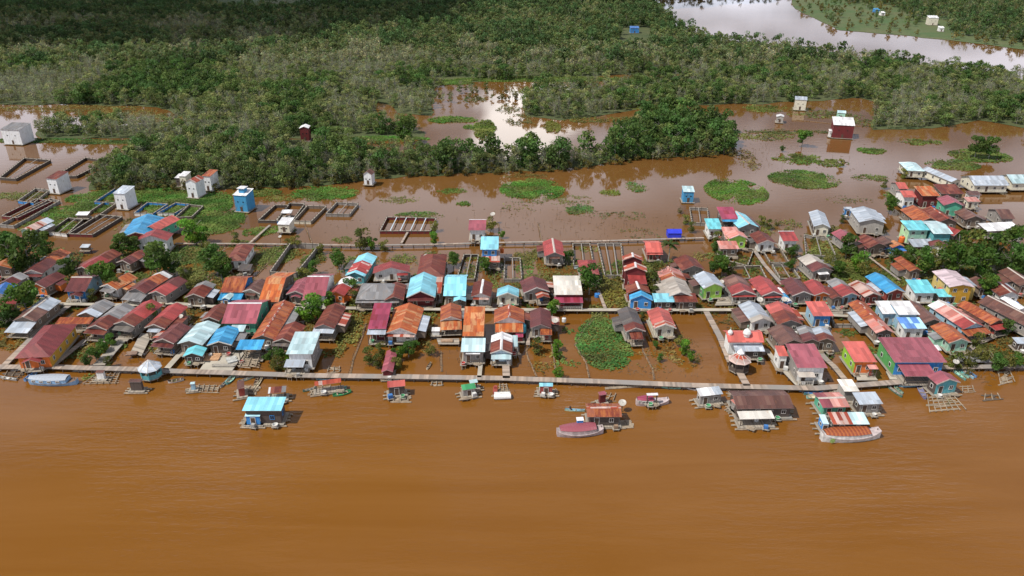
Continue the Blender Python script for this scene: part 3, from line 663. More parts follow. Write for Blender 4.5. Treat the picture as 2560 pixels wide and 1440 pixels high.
tower(1576,1597,84,4.4,6,'azure','distant blue roofed hut among the far trees','blue',0,holes=1,name='hut',cat='hut')
tower(2320,2342,64,6.5,8,'cream','distant pale two storey house on the far river bank','white',-.2,name='house',cat='house')
tower(2347,2358,80,3.4,5,'white','distant small white house on the far river bank','white',-.2,name='house',cat='house')
tower(2187,2198,34,3.6,6,'azure','distant blue house on the green far bank','azure',0,name='house',cat='house')
tower(2202,2212,40,3,5,'white','distant white roofed hut on the green far bank','white',0,name='hut',cat='hut')
tower(1772,1783,302,2.6,2.5,'cream','tiny pale hut beyond the dense tree clump','white',0,holes=1,name='hut',cat='hut')
# ---------------------------------------------------------------- floating houses
def F(fn, *a, **k):
    k.setdefault('ze', 3.0); k['floor'] = .62; k['raft'] = True; k.setdefault('name', 'floating_house'); k.setdefault('cat', 'floating house')
    return fn(*a, **k)
F(T,620,992,716,992,34,'cyan','darkwood','large floating house with a pale cyan roof out in the river',s=.1,ze=4.2,win='blue')
F(T,616,1029,654,1029,12,'bluestripe','azure','blue and white striped hut on the front corner of the cyan roofed float',s=.12,ze=2.8,name='hut',cat='hut')
F(T,672,968,716,964,16,'rustdark','darkwood','floating shed roofed with maroon and white sheets behind the cyan float',s=.1,ze=2.6,segs=[(.12,'white'),(.75,'rustdark'),(1,'grey')],open_=True)
F(T,592,953,610,950,20,'brown','redwood','small brown latticed hut on a raft by the boardwalk',s=.08,ze=2.8,nowin=True,name='hut',cat='hut')
F(T,786,954,852,945,11,'stripe','greywood','floating shelter with a ragged rust and white roof',s=.15,ze=2.6,open_=True)
F(T,968,953,1012,949,16,'stripe','darkwood','floating hut with a faded red and white roof above a log raft',s=.12,ze=3.0,segs=[(.12,'red'),(1,'coral')],win='dark')
F(T,1152,962,1186,957,14,'green','greywood','small float with a bright green roof',s=.15,ze=2.4,porch=None)
F(T,1172,950,1192,947,9,'ice','greywood','whitish sheet roof behind the green roofed float',ze=2.2,open_=True)
F(T,1348,957,1382,957,9,'cyan','redwood','float with a small pale blue roof and potted plants',s=.15,ze=2.6)
F(T,1495,980,1512,977,9,'pink','darkred','tiny dark red hut floating beside a long plank',ze=2.8,name='hut',cat='hut',nowin=True)
F(S,1466,1018,1552,1018,24,'rust','darkwood','floating house with a streaked rust roof and grey deck',s=.3,ze=3.2,cap='rust')
F(T,1440,1043,1458,1042,9,'white','azure','small blue hut with a white roof on the rust roofed float',ze=2.6,name='hut',cat='hut',nowin=True)
F(T,1740,971,1797,965,20,'white','greywood','white and grey roofed floating hut beside blue canoes',s=.18,ze=3,segs=[(.65,'white'),(1,'silver')])
F(S,1832,990,1974,988,32,'brown','darkwood','very long floating house with a dull maroon roof',s=.28,ze=3.2)
F(T,1842,1028,1928,1026,20,'offwhite','darkwood','floating front shelter with a cracked white roof',s=.12,ze=2.6,open_=True)
F(T,1826,1000,1842,994,16,'palepink','greywood','small side lean-to at the left end of the long maroon float',ze=2.4,nowin=True)
F(S,2045,995,2112,993,24,'palepink','jade','float with a roof of pink and pale horizontal stripes',s=.2,ze=3,cap='pale',segs=[(.4,'pink'),(1,'palepink')])
F(T,2068,1030,2158,1030,30,'stripe','darkwood','floating shed roofed half in rust and white stripes and half in pale sheets',s=.12,ze=2.8,segs=[(.55,'stripe'),(1,'ice')])
F(T,2047,1036,2062,1036,24,'ice','azure','narrow pale blue roofed stall beside the striped floating shed',ze=2.4)
F(T,2130,981,2188,979,30,'silver','darkwood','floating house with a silver striped roof and green front panel',s=.14,ze=3.2,front='greywood')
F(T,2092,948,2130,948,30,'offwhite','concrete','grey box house with a pale perforated flat roof over the boardwalk',s=.05,ze=3.4,nowin=True,front='greywood')
F(G,2375,947,2350,926,62,'pink','teal','floating pavilion with a maroon gable roof and green netting',ze=3.6,s=.4,trim='pale',front='teal',side='darkwood')
F(T,326,947,357,947,8,'brown','darkwood','plain dark maroon box hut floating before the octagonal pavilion',ze=3,s=.05,nowin=True,name='hut',cat='hut')
F(T,476,955,488,954,6,'ice','sky','tiny pale hut on a timber float',ze=2.2,name='hut',cat='hut',nowin=True)
F(T,242,925,262,925,7,'brown','white','tiny hut with a brown roof hanging on the boardwalk edge',ze=2.4,name='hut',cat='hut',nowin=True)
# ================================================================ MOSQUE, PAVILIONS
def dome(t, x, y, z, r, col='white', tip='mint'):
    b = MB(); pr = [(r * .75, 0), (r, r * .35), (r * .98, r * .7), (r * .8, r * 1.1), (r * .45, r * 1.45), (r * .12, r * 1.7), (0.0001, r * 1.8)]
    b.lathe([(r * .7, -r * .5), (r * .75, 0)], (x, y, z), 16); b.lathe(pr, (x, y, z), 16)
    o = b.obj('dome', wallmat(col), t)
    b = MB(); b.tube((x, y, z + r * 1.75), (x, y, z + r * 2.7), .06, 5); b.lathe([(0.001, 0), (r * .16, r * .12), (0.001, r * .28)], (x, y, z + r * 2.3), 8)
    b.obj('spire', wallmat(tip), o)
def mosque():
    lab = 'mosque with coral red upper roof, silver skirt roof and two pale domes'
    t = T(1829, 850, 1902, 850, 28, 'silver', 'paleblue', lab, ze=3.4, s=.2, name='mosque', cat='mosque', front='darkwood')
    _, _, c, yaw, W_, D_, fl = HOUSES[-1]
    a = U(1810, 822, 6.0); b2 = U(1899, 822, 6.0); f = U(1903, 856, 4.9)
    Wt = (b2 - a).length; rot = Matrix.Rotation(-yaw, 4, 'Z')
    def loc(p): return rot @ (Vector((p.x, p.y, 0)) - Vector((c[0], c[1], 0)))
    la, lb, lf = loc(a), loc(b2), loc(f)
    y1 = (la.y + lb.y) / 2; y0 = lf.y; x0, x1 = la.x, lb.x; ym = (y0 + y1) / 2 + .5
    b = MB(); b.slab([(x0, ym, 6.2), (x1, ym, 6.2), (x1, y0, 4.9), (x0, y0, 4.9)], .08); b.slab([(x1, ym, 6.2), (x0, ym, 6.2), (x0, y1 + 1, 5.0), (x1, y1 + 1, 5.0)], .08)
    b.obj('roof', roofmat('coral'), t)
    b = MB(); b.box(((x0 + x1) / 2, ym, 3.0), (x1 - x0 - 1.2, y1 - y0 - .8, 3.7)); b.obj('wall', wallmat('white'), t)
    d1 = loc(U(1826, 829, 6.6)); d2 = loc(U(1868, 830, 6.8))
    dome(t, d1.x, d1.y, 6.1, .62); dome(t, d2.x, d2.y, 6.1, .98)
    return t
mosque()
def octagon(px, py, r, h, roofk, walk, label, floor=.9, tip=None, rise=None, cat='pavilion'):
    p = U(px, py, floor); t = thing('pavilion', label, cat, (p.x, p.y, 0), .2)
    b = MB(); n = 8; pr = r * 1.18; rise = rise or r * .85
    for k in range(n):
        a0, a1 = k * 2 * math.pi / n, (k + 1) * 2 * math.pi / n
        b.slab([(0, 0, h + rise), (pr * math.cos(a0), pr * math.sin(a0), h), (pr * math.cos(a1), pr * math.sin(a1), h)], .06)
    b.obj('roof', roofmat(roofk), t)
    b = MB()
    for k in range(n):
        a = k * 2 * math.pi / n; b.tube((0, 0, h + rise + .03), (pr * math.cos(a), pr * math.sin(a), h + .03), .07, 4)
    b.obj('hip_ridge', M_FRAME, t)
    b = MB()
    for k in range(n):
        a0, a1 = k * 2 * math.pi / n, (k + 1) * 2 * math.pi / n
        A = Vector((r * math.cos(a0), r * math.sin(a0), 0)); B = Vector((r * math.cos(a1), r * math.sin(a1), 0))
        b.face([A + Vector((0, 0, floor)), B + Vector((0, 0, floor)), B + Vector((0, 0, floor + 1.1)), A + Vector((0, 0, floor + 1.1))])
        b.box((A.x, A.y, (floor + h) / 2), (.15, .15, h - floor))
    b.obj('railing', wallmat(walk), t)
    b = MB(); b.lathe([(0.001, floor), (r * 1.05, floor), (r * 1.05, floor - .2), (0.001, floor - .2)], n=8); b.obj('floor', M_DECK, t)
    for k in range(n):
        a = k * 2 * math.pi / n; post(t, r * .9 * math.cos(a), r * .9 * math.sin(a), -.5, floor - .1)
    if tip:
        b = MB(); b.lathe([(r * .42, 0), (0.001, r * .5)], (0, 0, h + rise - .1), 6); b.obj('roof_cap', roofmat(tip), t)
    return t
octagon(1846, 921, 2.3, 3.4, 'stripe', 'darkwood', 'octagonal pavilion with a red and white segmented roof on a jetty', tip='white')
octagon(379, 938, 2.3, 3.1, 'silver', 'teal', 'octagonal pavilion with a silver ribbed roof standing over the boardwalk')
# ================================================================ WALKWAYS
def walkway(pts, width, label, z=1.0, mat=None, name='boardwalk', cat='boardwalk', rail=0, posts=True, zs=None):
    P = [U(x, y, z) for x, y in pts]; o0 = P[0]
    t = thing(name, label, cat, (o0.x, o0.y, 0)); P = [p - Vector((o0.x, o0.y, 0)) for p in P]
    L = []; 
    for i, p in enumerate(P):
        d = (P[min(i + 1, len(P) - 1)] - P[max(i - 1, 0)]).normalized(); n = Vector((-d.y, d.x, 0)); L.append((p + n * width / 2, p - n * width / 2))
    b = MB(); u = 0
    for i in range(len(P) - 1):
        (a, a2), (c, c2) = L[i], L[i + 1]; l = (P[i + 1] - P[i]).length; dz = Vector((0, 0, .16))
        uv = [(u, 0), (u + l, 0), (u + l, width), (u, width)]
        b.face([a2, c2, c, a], 0, uv); b.face([a2 - dz, a - dz, c - dz, c2 - dz], 0)
        b.face([a, c, c - dz, a - dz], 1); b.face([c2, a2, a2 - dz, c2 - dz], 1); u += l
    b.obj('deck', [mat or plankmat('boardwalk_planks', (.34, .27, .22), .55, 0), M_POST], t)
    if posts:
        b = MB(); acc = 0
        for i in range(len(P) - 1):
            l = (P[i + 1] - P[i]).length; k = max(1, int(l / 3))
            for j in range(k):
                q = P[i].lerp(P[i + 1], j / k); n = (L[i][0] - L[i][1]).normalized()
                for s in (-1, 1): b.box((q.x + n.x * s * (width / 2 - .15), q.y + n.y * s * (width / 2 - .15), (z - .8) / 2), (.16, .16, z + .5))
        o = b.obj('posts', M_POST, t); o['kind'] = 'stuff'
    return t
M_CONC = plain('pale_concrete', (.46, .42, .35), .85, .2, .25)
walkway([(-60, 912), (0, 917), (120, 916), (200, 919), (330, 922), (430, 927), (560, 931), (760, 938), (1000, 941), (1250, 945), (1500, 953), (1740, 963), (1900, 967), (2040, 970), (2150, 962), (2240, 955), (2320, 947)], 1.9, 'main plank boardwalk running along the whole river front')
walkway([(2340, 918), (2480, 916), (2640, 914)], 1.7, 'plank boardwalk piece behind the moored canoes at the right')
walkway([(140, 759), (330, 762), (430, 757), (520, 765), (700, 768), (900, 770), (1120, 773), (1380, 774), (1600, 774), (1846, 774)], 1.5, 'pale concrete walk crossing behind the front row of houses', mat=M_CONC, z=1.1)
walkway([(1850, 776), (2040, 785), (2300, 800), (2600, 812)], 1.3, 'pale walk hidden between the crowded right hand houses', mat=M_CONC, z=1.1)
walkway([(438, 608), (640, 609), (900, 613), (1060, 611), (1240, 606), (1500, 602), (1760, 594)], 1.0, 'far grey plank walk along the back of the ponds', z=1.0)
walkway([(8, 915), (75, 848), (122, 800), (188, 752)], 1.6, 'plank lane left of the yellow ochre house', z=.9)
walkway([(128, 917), (214, 848)], 1.4, 'plank lane right of the yellow ochre house', z=.9)
walkway([(415, 923), (470, 862), (520, 800)], 1.5, 'pale lane beside the silver roofed pavilion', z=1.0, mat=M_CONC)
walkway([(1198, 943), (1202, 905)], 1.0, 'short cream gangway to the pale blue tin house', z=1.0, mat=M_CONC)
walkway([(1266, 945), (1264, 902)], 1.7, 'short plank gangway to the pale blue gable house', z=1.0)
walkway([(1868, 964), (1848, 928)], 1.7, 'jetty leading to the octagonal red and white pavilion', z=1.0)
walkway([(1826, 905), (1800, 842), (1765, 777)], 1.6, 'grey plank lane from the concrete walk to the mosque', z=1.0)
walkway([(2124, 962), (2085, 915), (2066, 898), (2038, 865)], 1.4, 'crooked plank lane beside the orange house', z=1.0)
walkway([(1990, 745), (1950, 705), (1910, 660), (1884, 622), (1868, 600)], 1.2, 'plank lane climbing between the square ponds', z=1.0)
walkway([(1995, 962), (1940, 905), (1915, 872)], 1.2, 'pale side lane left of the magenta pink roof', z=1.0, mat=M_CONC)
walkway([(1513, 770), (1496, 725)], .9, 'broken plank walk beside the olive bushes', z=.9)
walkway([(1320, 862), (1318, 775)], 1.0, 'narrow plank lane beside the wide rust roof', z=.9)
walkway([(624, 607), (675, 562)], .8, 'thin plank bridge to the square netted ponds', z=.8)
walkway([(1003, 608), (1019, 580)], .7, 'thin pale plank bridge to the dark red framed pond', z=.8)
walkway([(2600, 792), (2440, 860), (2390, 905)], 1.3, 'weathered side lane among the right hand bushes', z=.8)
walkway([(2170, 640), (2250, 700)], .8, 'thin plank path through the weeds under the big trees', z=.8)
# platforms / terraces at one level
def platform(corners, label, mat=None, z=.9, name='wooden_platform', cat='platform', th=.18):
    P = [U(x, y, z) for x, y in corners]; o0 = sum(P, Vector()) / len(P)
    b = MB(); Q = [p - Vector((o0.x, o0.y, 0)) for p in P]
    if (Q[1] - Q[0]).cross(Q[2] - Q[1]).z < 0: Q = Q[::-1]
    b.slab(Q, th, 0)
    t = thing(name, label, cat, (o0.x, o0.y, 0)); b.obj('deck', mat or plankmat('platform_planks', (.33, .29, .24), .5, 1), t)
    for i, p in enumerate(Q):
        q = Q[(i + 1) % len(Q)]; k = max(1, int((q - p).length / 3))
        for j in range(k): s = p.lerp(q, j / k) * .96; post(t, s.x, s.y, -.5, z - .1)
    return t
platform([(232, 912), (262, 912), (313, 853), (287, 852)], 'long pale plank platform over the flooded yard')
platform([(326, 880), (354, 889), (381, 835), (352, 832)], 'grey plank platform with boards and a moored boat')
platform([(285, 852), (318, 852), (340, 830), (300, 830)], 'small brown plank terrace behind the long pale platform')
platform([(60, 905), (115, 912), (150, 890), (80, 885)], 'dull terrace in front of the yellow ochre house', mat=M_CONC)
platform([(498, 925), (580, 927), (612, 880), (532, 878)], 'pale concrete landing stacked with sawn timber', mat=M_CONC)
platform([(165, 754), (215, 756), (222, 744), (172, 742)], 'pale terrace before the blue posted porch', mat=M_CONC)
platform([(1175, 908), (1209, 908), (1209, 895), (1177, 895)], 'white painted front terrace of the pale blue tin house', mat=plain('white_deck', (.72, .72, .7), .8))
platform([(1096, 860), (1148, 860), (1148, 846), (1092, 846)], 'brown plank terrace before the small rust roofed house')
platform([(2015, 960), (2050, 958), (2043, 935), (1985, 935)], 'cream concrete yard by the magenta pink roofed house', mat=M_CONC)
platform([(2143, 950), (2195, 950), (2176, 928), (2138, 928)], 'grey terrace strewn with cloth before the orange house', mat=M_CONC)
platform([(2225, 948), (2330, 946), (2330, 925), (2215, 928)], 'yellowish terrace in front of the huge maroon roofed house', mat=M_CONC)
platform([(1787, 763), (1835, 762), (1815, 735), (1800, 738)], 'empty plank pond frame beside the lime green house')
platform([(2075, 784), (2108, 784), (2105, 767), (2070, 768)], 'grey plank bridge deck over the walled pond')
platform([(2400, 905), (2480, 905), (2440, 880), (2380, 885)], 'grey tin covered landing under the bushes at the right', mat=roofmat('grey'))
# ================================================================ FISH PENS
def pen(c4, label, h=1.0, col='wood', bars=0, z=.55, front=None, bar='wood'):
    P = [U(x, y, z) for x, y in c4]; o0 = sum(P, Vector()) / 4; Q = [Vector((p.x - o0.x, p.y - o0.y, 0)) for p in P]
    t = thing('fish_pen', label, 'fish pen', (o0.x, o0.y, 0), group='timber fish pens in the ponds')
    for i in range(4):
        a, c = Q[i], Q[(i + 1) % 4]; b = MB(); d = c - a; m = (a + c) / 2; rz = math.atan2(d.y, d.x)
        b.box((m.x, m.y, h / 2 - .1), (d.length, .09, h), 0, rz)
        b.box((m.x, m.y, h + .0), (d.length + .1, .32, .1), 1, rz)
        k = max(1, int(d.length / 2))
        for j in range(k):
            q = a.lerp(c, j / k); b.box((q.x, q.y, h / 2 + .1), (.16, .16, h + .8), 2)
        b.obj('wall_board', [wallmat(front if (front and i == 0) else col), plain('pen_rim', (.36, .33, .28), .8), M_POST], t)
    for j in range(bars):
        f = (j + 1) / (bars + 1); a = Q[0].lerp(Q[1], f); c = Q[3].lerp(Q[2], f); b = MB(); d = c - a; m = (a + c) / 2
        b.box((m.x, m.y, h - .05), (d.length, .28, .12), 0, math.atan2(d.y, d.x)); b.obj('cross_beam', wallmat(bar), t)
    return t
PENS = [
 ([(0, 447), (40, 450), (127, 403), (62, 398)], 'dark timber pen beside the big plain white tower', 'darkwood', 1, None),
 ([(138, 444), (192, 443), (268, 405), (215, 397)], 'pen full of green grass behind the small left tower', 'darkwood', 0, None),
 ([(5, 543), (44, 548), (132, 506), (92, 500)], 'long dark red edged pen at the left pond', 'darkred', 1, 'darkred'),
 ([(0, 565), (36, 568), (150, 505), (128, 500)], 'long grey rail fenced pen beside the mint walled house', 'greywood', 0, None),
 ([(45, 505), (85, 510), (125, 478), (90, 474)], 'blue netted pen at the foot of the small left tower', 'greywood', 1, 'azure'),
 ([(122, 583), (168, 589), (208, 552), (172, 548)], 'pen with a pale front board near the white roofed hut', 'darkwood', 1, 'white'),
 ([(172, 588), (232, 590), (306, 545), (248, 540)], 'broad dark pen with a maroon front board', 'darkwood', 2, 'darkred'),
 ([(205, 545), (238, 548), (290, 512), (262, 508)], 'narrow brown pen leading to the leaning white tower', 'wood', 0, None),
 ([(236, 508), (286, 510), (334, 478), (290, 473)], 'blue rimmed pen behind the leaning white tower', 'azure', 0, 'azure'),
 ([(335, 536), (383, 537), (420, 513), (370, 509)], 'blue and white lined pen behind the bright blue roof', 'azure', 0, 'white'),
 ([(393, 536), (436, 537), (476, 514), (440, 510)], 'deep blue lined pen right of the blue and white one', 'azure', 0, 'white'),
 ([(438, 547), (480, 545), (508, 518), (474, 515)], 'bare timber pen at the end of the blue lined row', 'wood', 0, None),
 ([(646, 554), (690, 555), (722, 516), (688, 516)], 'netted pen left of the white roofed pond shelter', 'darkwood', 0, None),
 ([(692, 556), (730, 556), (762, 513), (724, 511)], 'dark netted pen under the white roofed pond shelter', 'darkwood', 0, 'azure'),
 ([(734, 556), (778, 557), (816, 519), (768, 518)], 'square grey water pen right of the white roofed pond shelter', 'wood', 0, 'cream'),
 ([(815, 538), (874, 539), (896, 512), (842, 509)], 'old wooden pen alone near the slim white tower', 'greywood', 1, 'greywood'),
 ([(950, 581), (1076, 581), (1090, 549), (968, 546)], 'large pen with a dark red front board and pale blue beams', 'darkred', 4, 'darkred'),
 ([(676, 690), (742, 692), (800, 620), (728, 616)], 'long grey boarded pen in the brown inner pond', 'greywood', 0, None),
 ([(1142, 702), (1186, 702), (1196, 640), (1160, 640)], 'narrow dark pen with a rust front before the square pale blue roof', 'darkwood', 1, 'wood'),
 ([(1260, 702), (1304, 702), (1300, 648), (1262, 648)], 'grey pond frame right of the striped lean-to', 'greywood', 1, None),
 ([(1434, 668), (1484, 668), (1474, 612), (1432, 612)], 'blue and brown pond frame behind the dark red house', 'wood', 1, 'paleblue'),
 ([(1512, 692), (1560, 692), (1552, 612), (1494, 612)], 'long pond frame beside the stacked red tower house', 'greywood', 2, None),
 ([(1730, 560), (1772, 562), (1768, 524), (1724, 522)], 'grey netted pen at the edge by the dark house', 'greywood', 1, None),
 ([(1818, 655), (1868, 668), (1884, 626), (1846, 624)], 'brown square pond left of the plank lane', 'wood', 0, None),
 ([(1834, 700), (1916, 700), (1900, 668), (1820, 670)], 'lower brown square pond left of the plank lane', 'wood', 1, None),
 ([(1925, 660), (1972, 660), (1950, 624), (1905, 626)], 'brown square pond right of the plank lane', 'wood', 0, None),
 ([(1950, 700), (2000, 700), (1975, 664), (1930, 664)], 'lower netted pond right of the plank lane', 'greywood', 1, None),
 ([(2085, 815), (2148, 815), (2122, 780), (2075, 782)], 'walled pond between the coral and rust roofs', 'concrete', 0, None),
 ([(2015, 640), (2090, 645), (2070, 600), (2010, 590)], 'weedy old pond frame below the silver roofed house', 'greywood', 1, None),
]
for c4, lab, col, bars, fr in PENS: pen(c4, lab, h=1.9 if 'boarded' in lab else 1.1, col=col, bars=bars, front=fr, bar='paleblue' if 'blue beams' in lab else 'greywood')
T(706, 524, 732, 524, 9, 'white', 'wood', 'small white roofed shelter in the middle of the netted ponds', ze=2.4, open_=True, floor=.6, name='shelter', cat='shelter')
# lines of stakes and floating bamboo
def stakes(pts, label, h=1.0, step=1.3, logs=True):
    P = [U(x, y, 0) for x, y in pts]; o0 = P[0]; b = MB(); c = MB()
    for p, q in zip(P, P[1:]):
        k = max(1, int((q - p).length / step))
        for j in range(k):
            s = p.lerp(q, j / k) - o0; hh = h * random.uniform(.5, 1.2); b.tube((s.x, s.y, -.5), (s.x + random.uniform(-.2, .2), s.y + random.uniform(-.2, .2), hh), .07, 4)
        a, d = p - o0, q - o0; c.tube((a.x, a.y, .12), (d.x + .2, d.y, .14), .13, 5); c.tube((a.x + .25, a.y, .1), (d.x + .35, d.y, .1), .1, 5)
    t = thing('stake_fence', label, 'fence', (o0.x, o0.y, 0)); b.obj('stakes', M_POST, t)
    if logs: c.obj('floating_pole', plain('driftwood', (.30, .20, .12), .9, .3), t)
stakes([(874, 938), (880, 905), (905, 840), (913, 810)], 'line of floating bamboo right of the olive bushes')
stakes([(1155, 925), (1149, 895), (1152, 862)], 'short line of dark stakes left of the cream gangway')
stakes([(1103, 930), (1100, 880)], 'single floating pole below the small rust roofed house')
stakes([(1340, 942), (1322, 905), (1313, 880), (1320, 865)], 'curved line of pale poles by the narrow plank lane')
stakes([(1388, 935), (1382, 890), (1376, 860)], 'line of poles beside the thin green bushes')
stakes([(1472, 945), (1462, 905), (1436, 865), (1452, 835), (1490, 790)], 'bent line of poles bounding the floating weed mat')
stakes([(1634, 950), (1628, 920), (1606, 880), (1604, 862)], 'dark broken pole line beside the charcoal roofed house')
stakes([(2002, 560), (1900, 640)], 'thin row of stakes crossing the pond by the silver roof', logs=False)
stakes([(1246, 560), (1248, 600)], 'short stake row behind the square pale blue roof')
stakes([(1345, 560), (1352, 604)], 'leaning stake row in the weedy pond')
stakes([(760, 560), (780, 612)], 'stake row between the netted ponds and the plank walk')
stakes([(1560, 560), (1660, 600)], 'scattered stake row left of the blue tent', logs=False)
stakes([(560, 640), (590, 705)], 'stake row beside the round trees in the brown yard')
stakes([(640, 690), (700, 625)], 'ragged fence line left of the grey boarded pen')
stakes([(1310, 690), (1308, 610)], 'stake row right of the grey pond frame')
stakes([(1690, 690), (1780, 700), (1850, 760)], 'fence line from the maroon roof to the lime green house')
stakes([(1860, 335), (1980, 325), (2060, 330)], 'long dark plank dike in the far pond', h=.6)
stakes([(1990, 300), (2100, 312), (2150, 316)], 'pale plank dike by the mirrored towers', h=.5)
stakes([(1230, 620), (1235, 700)], 'stakes beside the white and rust striped roof')
# ================================================================ BOATS
def hull(L, B, H, open_=True, n=14, sheer=.35, mi=0):
    b = MB(); rings = []
    for i in range(n + 1):
        s = i / n; x = -L / 2 + L * s; w = B / 2 * max(.03, math.sin(math.pi * min(max(.06 + .88 * s, 0), 1)) ** .55); z1 = H + sheer * H * (2 * s - 1) ** 4 + sheer * .5 * H * (2 * s - 1) ** 2
        rings.append([(x, -w, z1), (x, -w * .72, 0), (x, w * .72, 0), (x, w, z1)])
    for a, c in zip(rings, rings[1:]):
        for j in range(3): b.face([a[j], c[j], c[j + 1], a[j + 1]], 0)
        if open_:
            for j in (0, 3):
                s = -1 if j == 0 else 1; q = .82
                ia = (a[j][0], a[j][1] * q, a[j][2]); ic = (c[j][0], c[j][1] * q, c[j][2]); b.face([a[j], c[j], ic, ia], 1)
                b.face([ia, ic, (c[j][0], c[j][1] * .7, H * .35), (a[j][0], a[j][1] * .7, H * .35)], 1)
            b.face([(a[0][0], a[0][1] * .7, H * .35), (c[0][0], c[0][1] * .7, H * .35), (c[3][0], c[3][1] * .7, H * .35), (a[3][0], a[3][1] * .7, H * .35)], 1)
        else: b.face([a[0], c[0], c[3], a[3]], 1)
    for r, fl in ((rings[0], 1), (rings[-1], -1)): b.face(r[::fl], 0)
    return b
BC = {'white': (.72, .72, .70), 'blue': (.16, .34, .62), 'teal': (.13, .36, .34), 'mint': (.36, .68, .58), 'lightblue': (.30, .55, .68), 'red': (.35, .06, .05), 'purple': (.24, .24, .38), 'grey': (.32, .32, .31), 'brown': (.20, .13, .09), 'green': (.06, .30, .12), 'darkgreen': (.08, .2, .15), 'palegreen': (.42, .6, .48), 'cream': (.7, .62, .45), 'paleblue': (.26, .46, .70), 'pinkgrey': (.5, .42, .42), 'darkred': (.22, .03, .04)}
def bmat(k): return plain('boat_paint_' + k, BC[k], .5, .25, 1.2)
def canoe(x0, y0, x1, y1, wpx, col, label, inner='grey', name='canoe', cat='canoe', B=None, group=None, z=.2):
    a, c = U(x0, y0, z), U(x1, y1, z); d = c - a; L = d.length; m = (a + c) / 2; yaw = math.atan2(d.y, d.x)
    B = B or max(.75, wpx / SCL((x0 + x1) / 2, (y0 + y1) / 2))
    t = thing(name, label, cat, (m.x, m.y, -.12), yaw, group)
    hull(L, B, .48).obj('hull', [bmat(col), bmat(inner)], t)
    for s in (-.25, .05, .3):
        b = MB(); b.box((s * L, 0, .38), (.25, B * .7, .05)); b.obj('seat', M_LOG, t)
    return t, L, B
canoe(790, 947, 852, 947, 5, 'lightblue', 'pale blue canoe moored along the boardwalk above the ragged float')
canoe(962, 949, 1012, 946, 5, 'white', 'whitish canoe between the boardwalk and the faded red float')
canoe(566, 960, 586, 939, 8, 'teal', 'short teal canoe nose to the boardwalk', 'mint', B=1.5)
canoe(552, 968, 576, 944, 5, 'grey', 'grey canoe left of the short teal canoe')
canoe(596, 955, 634, 942, 4, 'palegreen', 'thin pale green canoe by the latticed hut')
canoe(636, 965, 645, 942, 5, 'cream', 'weathered tan canoe standing out from the boardwalk', 'brown')
canoe(632, 980, 656, 945, 5, 'brown', 'long brown canoe right of the tan canoe', 'cream')
canoe(832, 989, 878, 978, 9, 'green', 'green canoe lying beside the ragged roofed float', 'green', B=1.6)
canoe(836, 978, 866, 970, 7, 'teal', 'bluish green boat behind the green canoe', 'mint', B=1.4)
canoe(757, 978, 790, 970, 5, 'darkgreen', 'half sunken dark green canoe left of the ragged float')
canoe(420, 955, 459, 948, 7, 'white', 'small white open boat before the pavilion', 'brown', name='rowing_boat', cat='boat', B=1.5)
canoe(1654, 967, 1702, 970, 5, 'mint', 'mint green canoe tied under the boardwalk', 'mint')
canoe(1722, 966, 1770, 974, 5, 'blue', 'blue and white canoe behind the white floating hut', 'white')
canoe(1718, 970, 1752, 975, 4, 'white', 'slim white canoe overlapping the blue and white one', 'paleblue')
canoe(1998, 976, 2040, 974, 6, 'paleblue', 'pale blue canoe moored above the mint boat', 'white')
canoe(2010, 985, 2056, 981, 6, 'teal', 'teal canoe squeezed between pale boats', 'blue')
canoe(2017, 994, 2060, 989, 8, 'mint', 'mint and cream boat beside the pink striped float', 'cream', B=1.7)
canoe(2219, 966, 2255, 992, 6, 'darkgreen', 'longer dark teal canoe of the leaning pair below the boardwalk', 'grey')
canoe(2236, 966, 2257, 984, 6, 'palegreen', 'shorter grey green canoe of the leaning pair below the boardwalk', 'darkgreen')
canoe(2246, 965, 2293, 964, 6, 'lightblue', 'pale blue and cream canoe along the boardwalk before the terrace', 'white')
canoe(2295, 963, 2313, 997, 7, 'purple', 'bluish purple canoe left of the floating pavilion', 'purple', B=1.3)
canoe(2381, 925, 2414, 950, 6, 'teal', 'teal canoe leftmost in the row below the green bush', 'mint')
canoe(2392, 924, 2422, 944, 5, 'mint', 'mint canoe second in the row below the green bush', 'teal')
canoe(2402, 923, 2434, 946, 5, 'lightblue', 'light blue canoe third in the row below the green bush', 'white')
canoe(2412, 923, 2441, 943, 5, 'blue', 'deep blue canoe rightmost in the row below the green bush', 'blue')
canoe(0, 943, 42, 950, 6, 'grey', 'grey canoe at the left edge below the boardwalk', 'white')
canoe(62, 952, 92, 930, 7, 'blue', 'dark blue boat under a tarpaulin behind the light blue longboat', 'blue', B=1.6)
canoe(0, 925, 20, 902, 6, 'white', 'whitish canoe beside the lane at the far left', 'grey')
canoe(1067, 923, 1077, 908, 4, 'cream', 'tiny white and brown canoe adrift in the flooded yard', 'brown')
canoe(360, 887, 380, 862, 6, 'white', 'white canoe tied to the grey plank platform', 'brown')
canoe(1864, 958, 1852, 935, 5, 'cream', 'tan canoe beside the pavilion jetty', 'grey')
cn, L, B = canoe(1412, 1024, 1462, 1027, 8, 'palegreen', 'pale green canoe with a seated person behind the rust roofed float', 'lightblue')
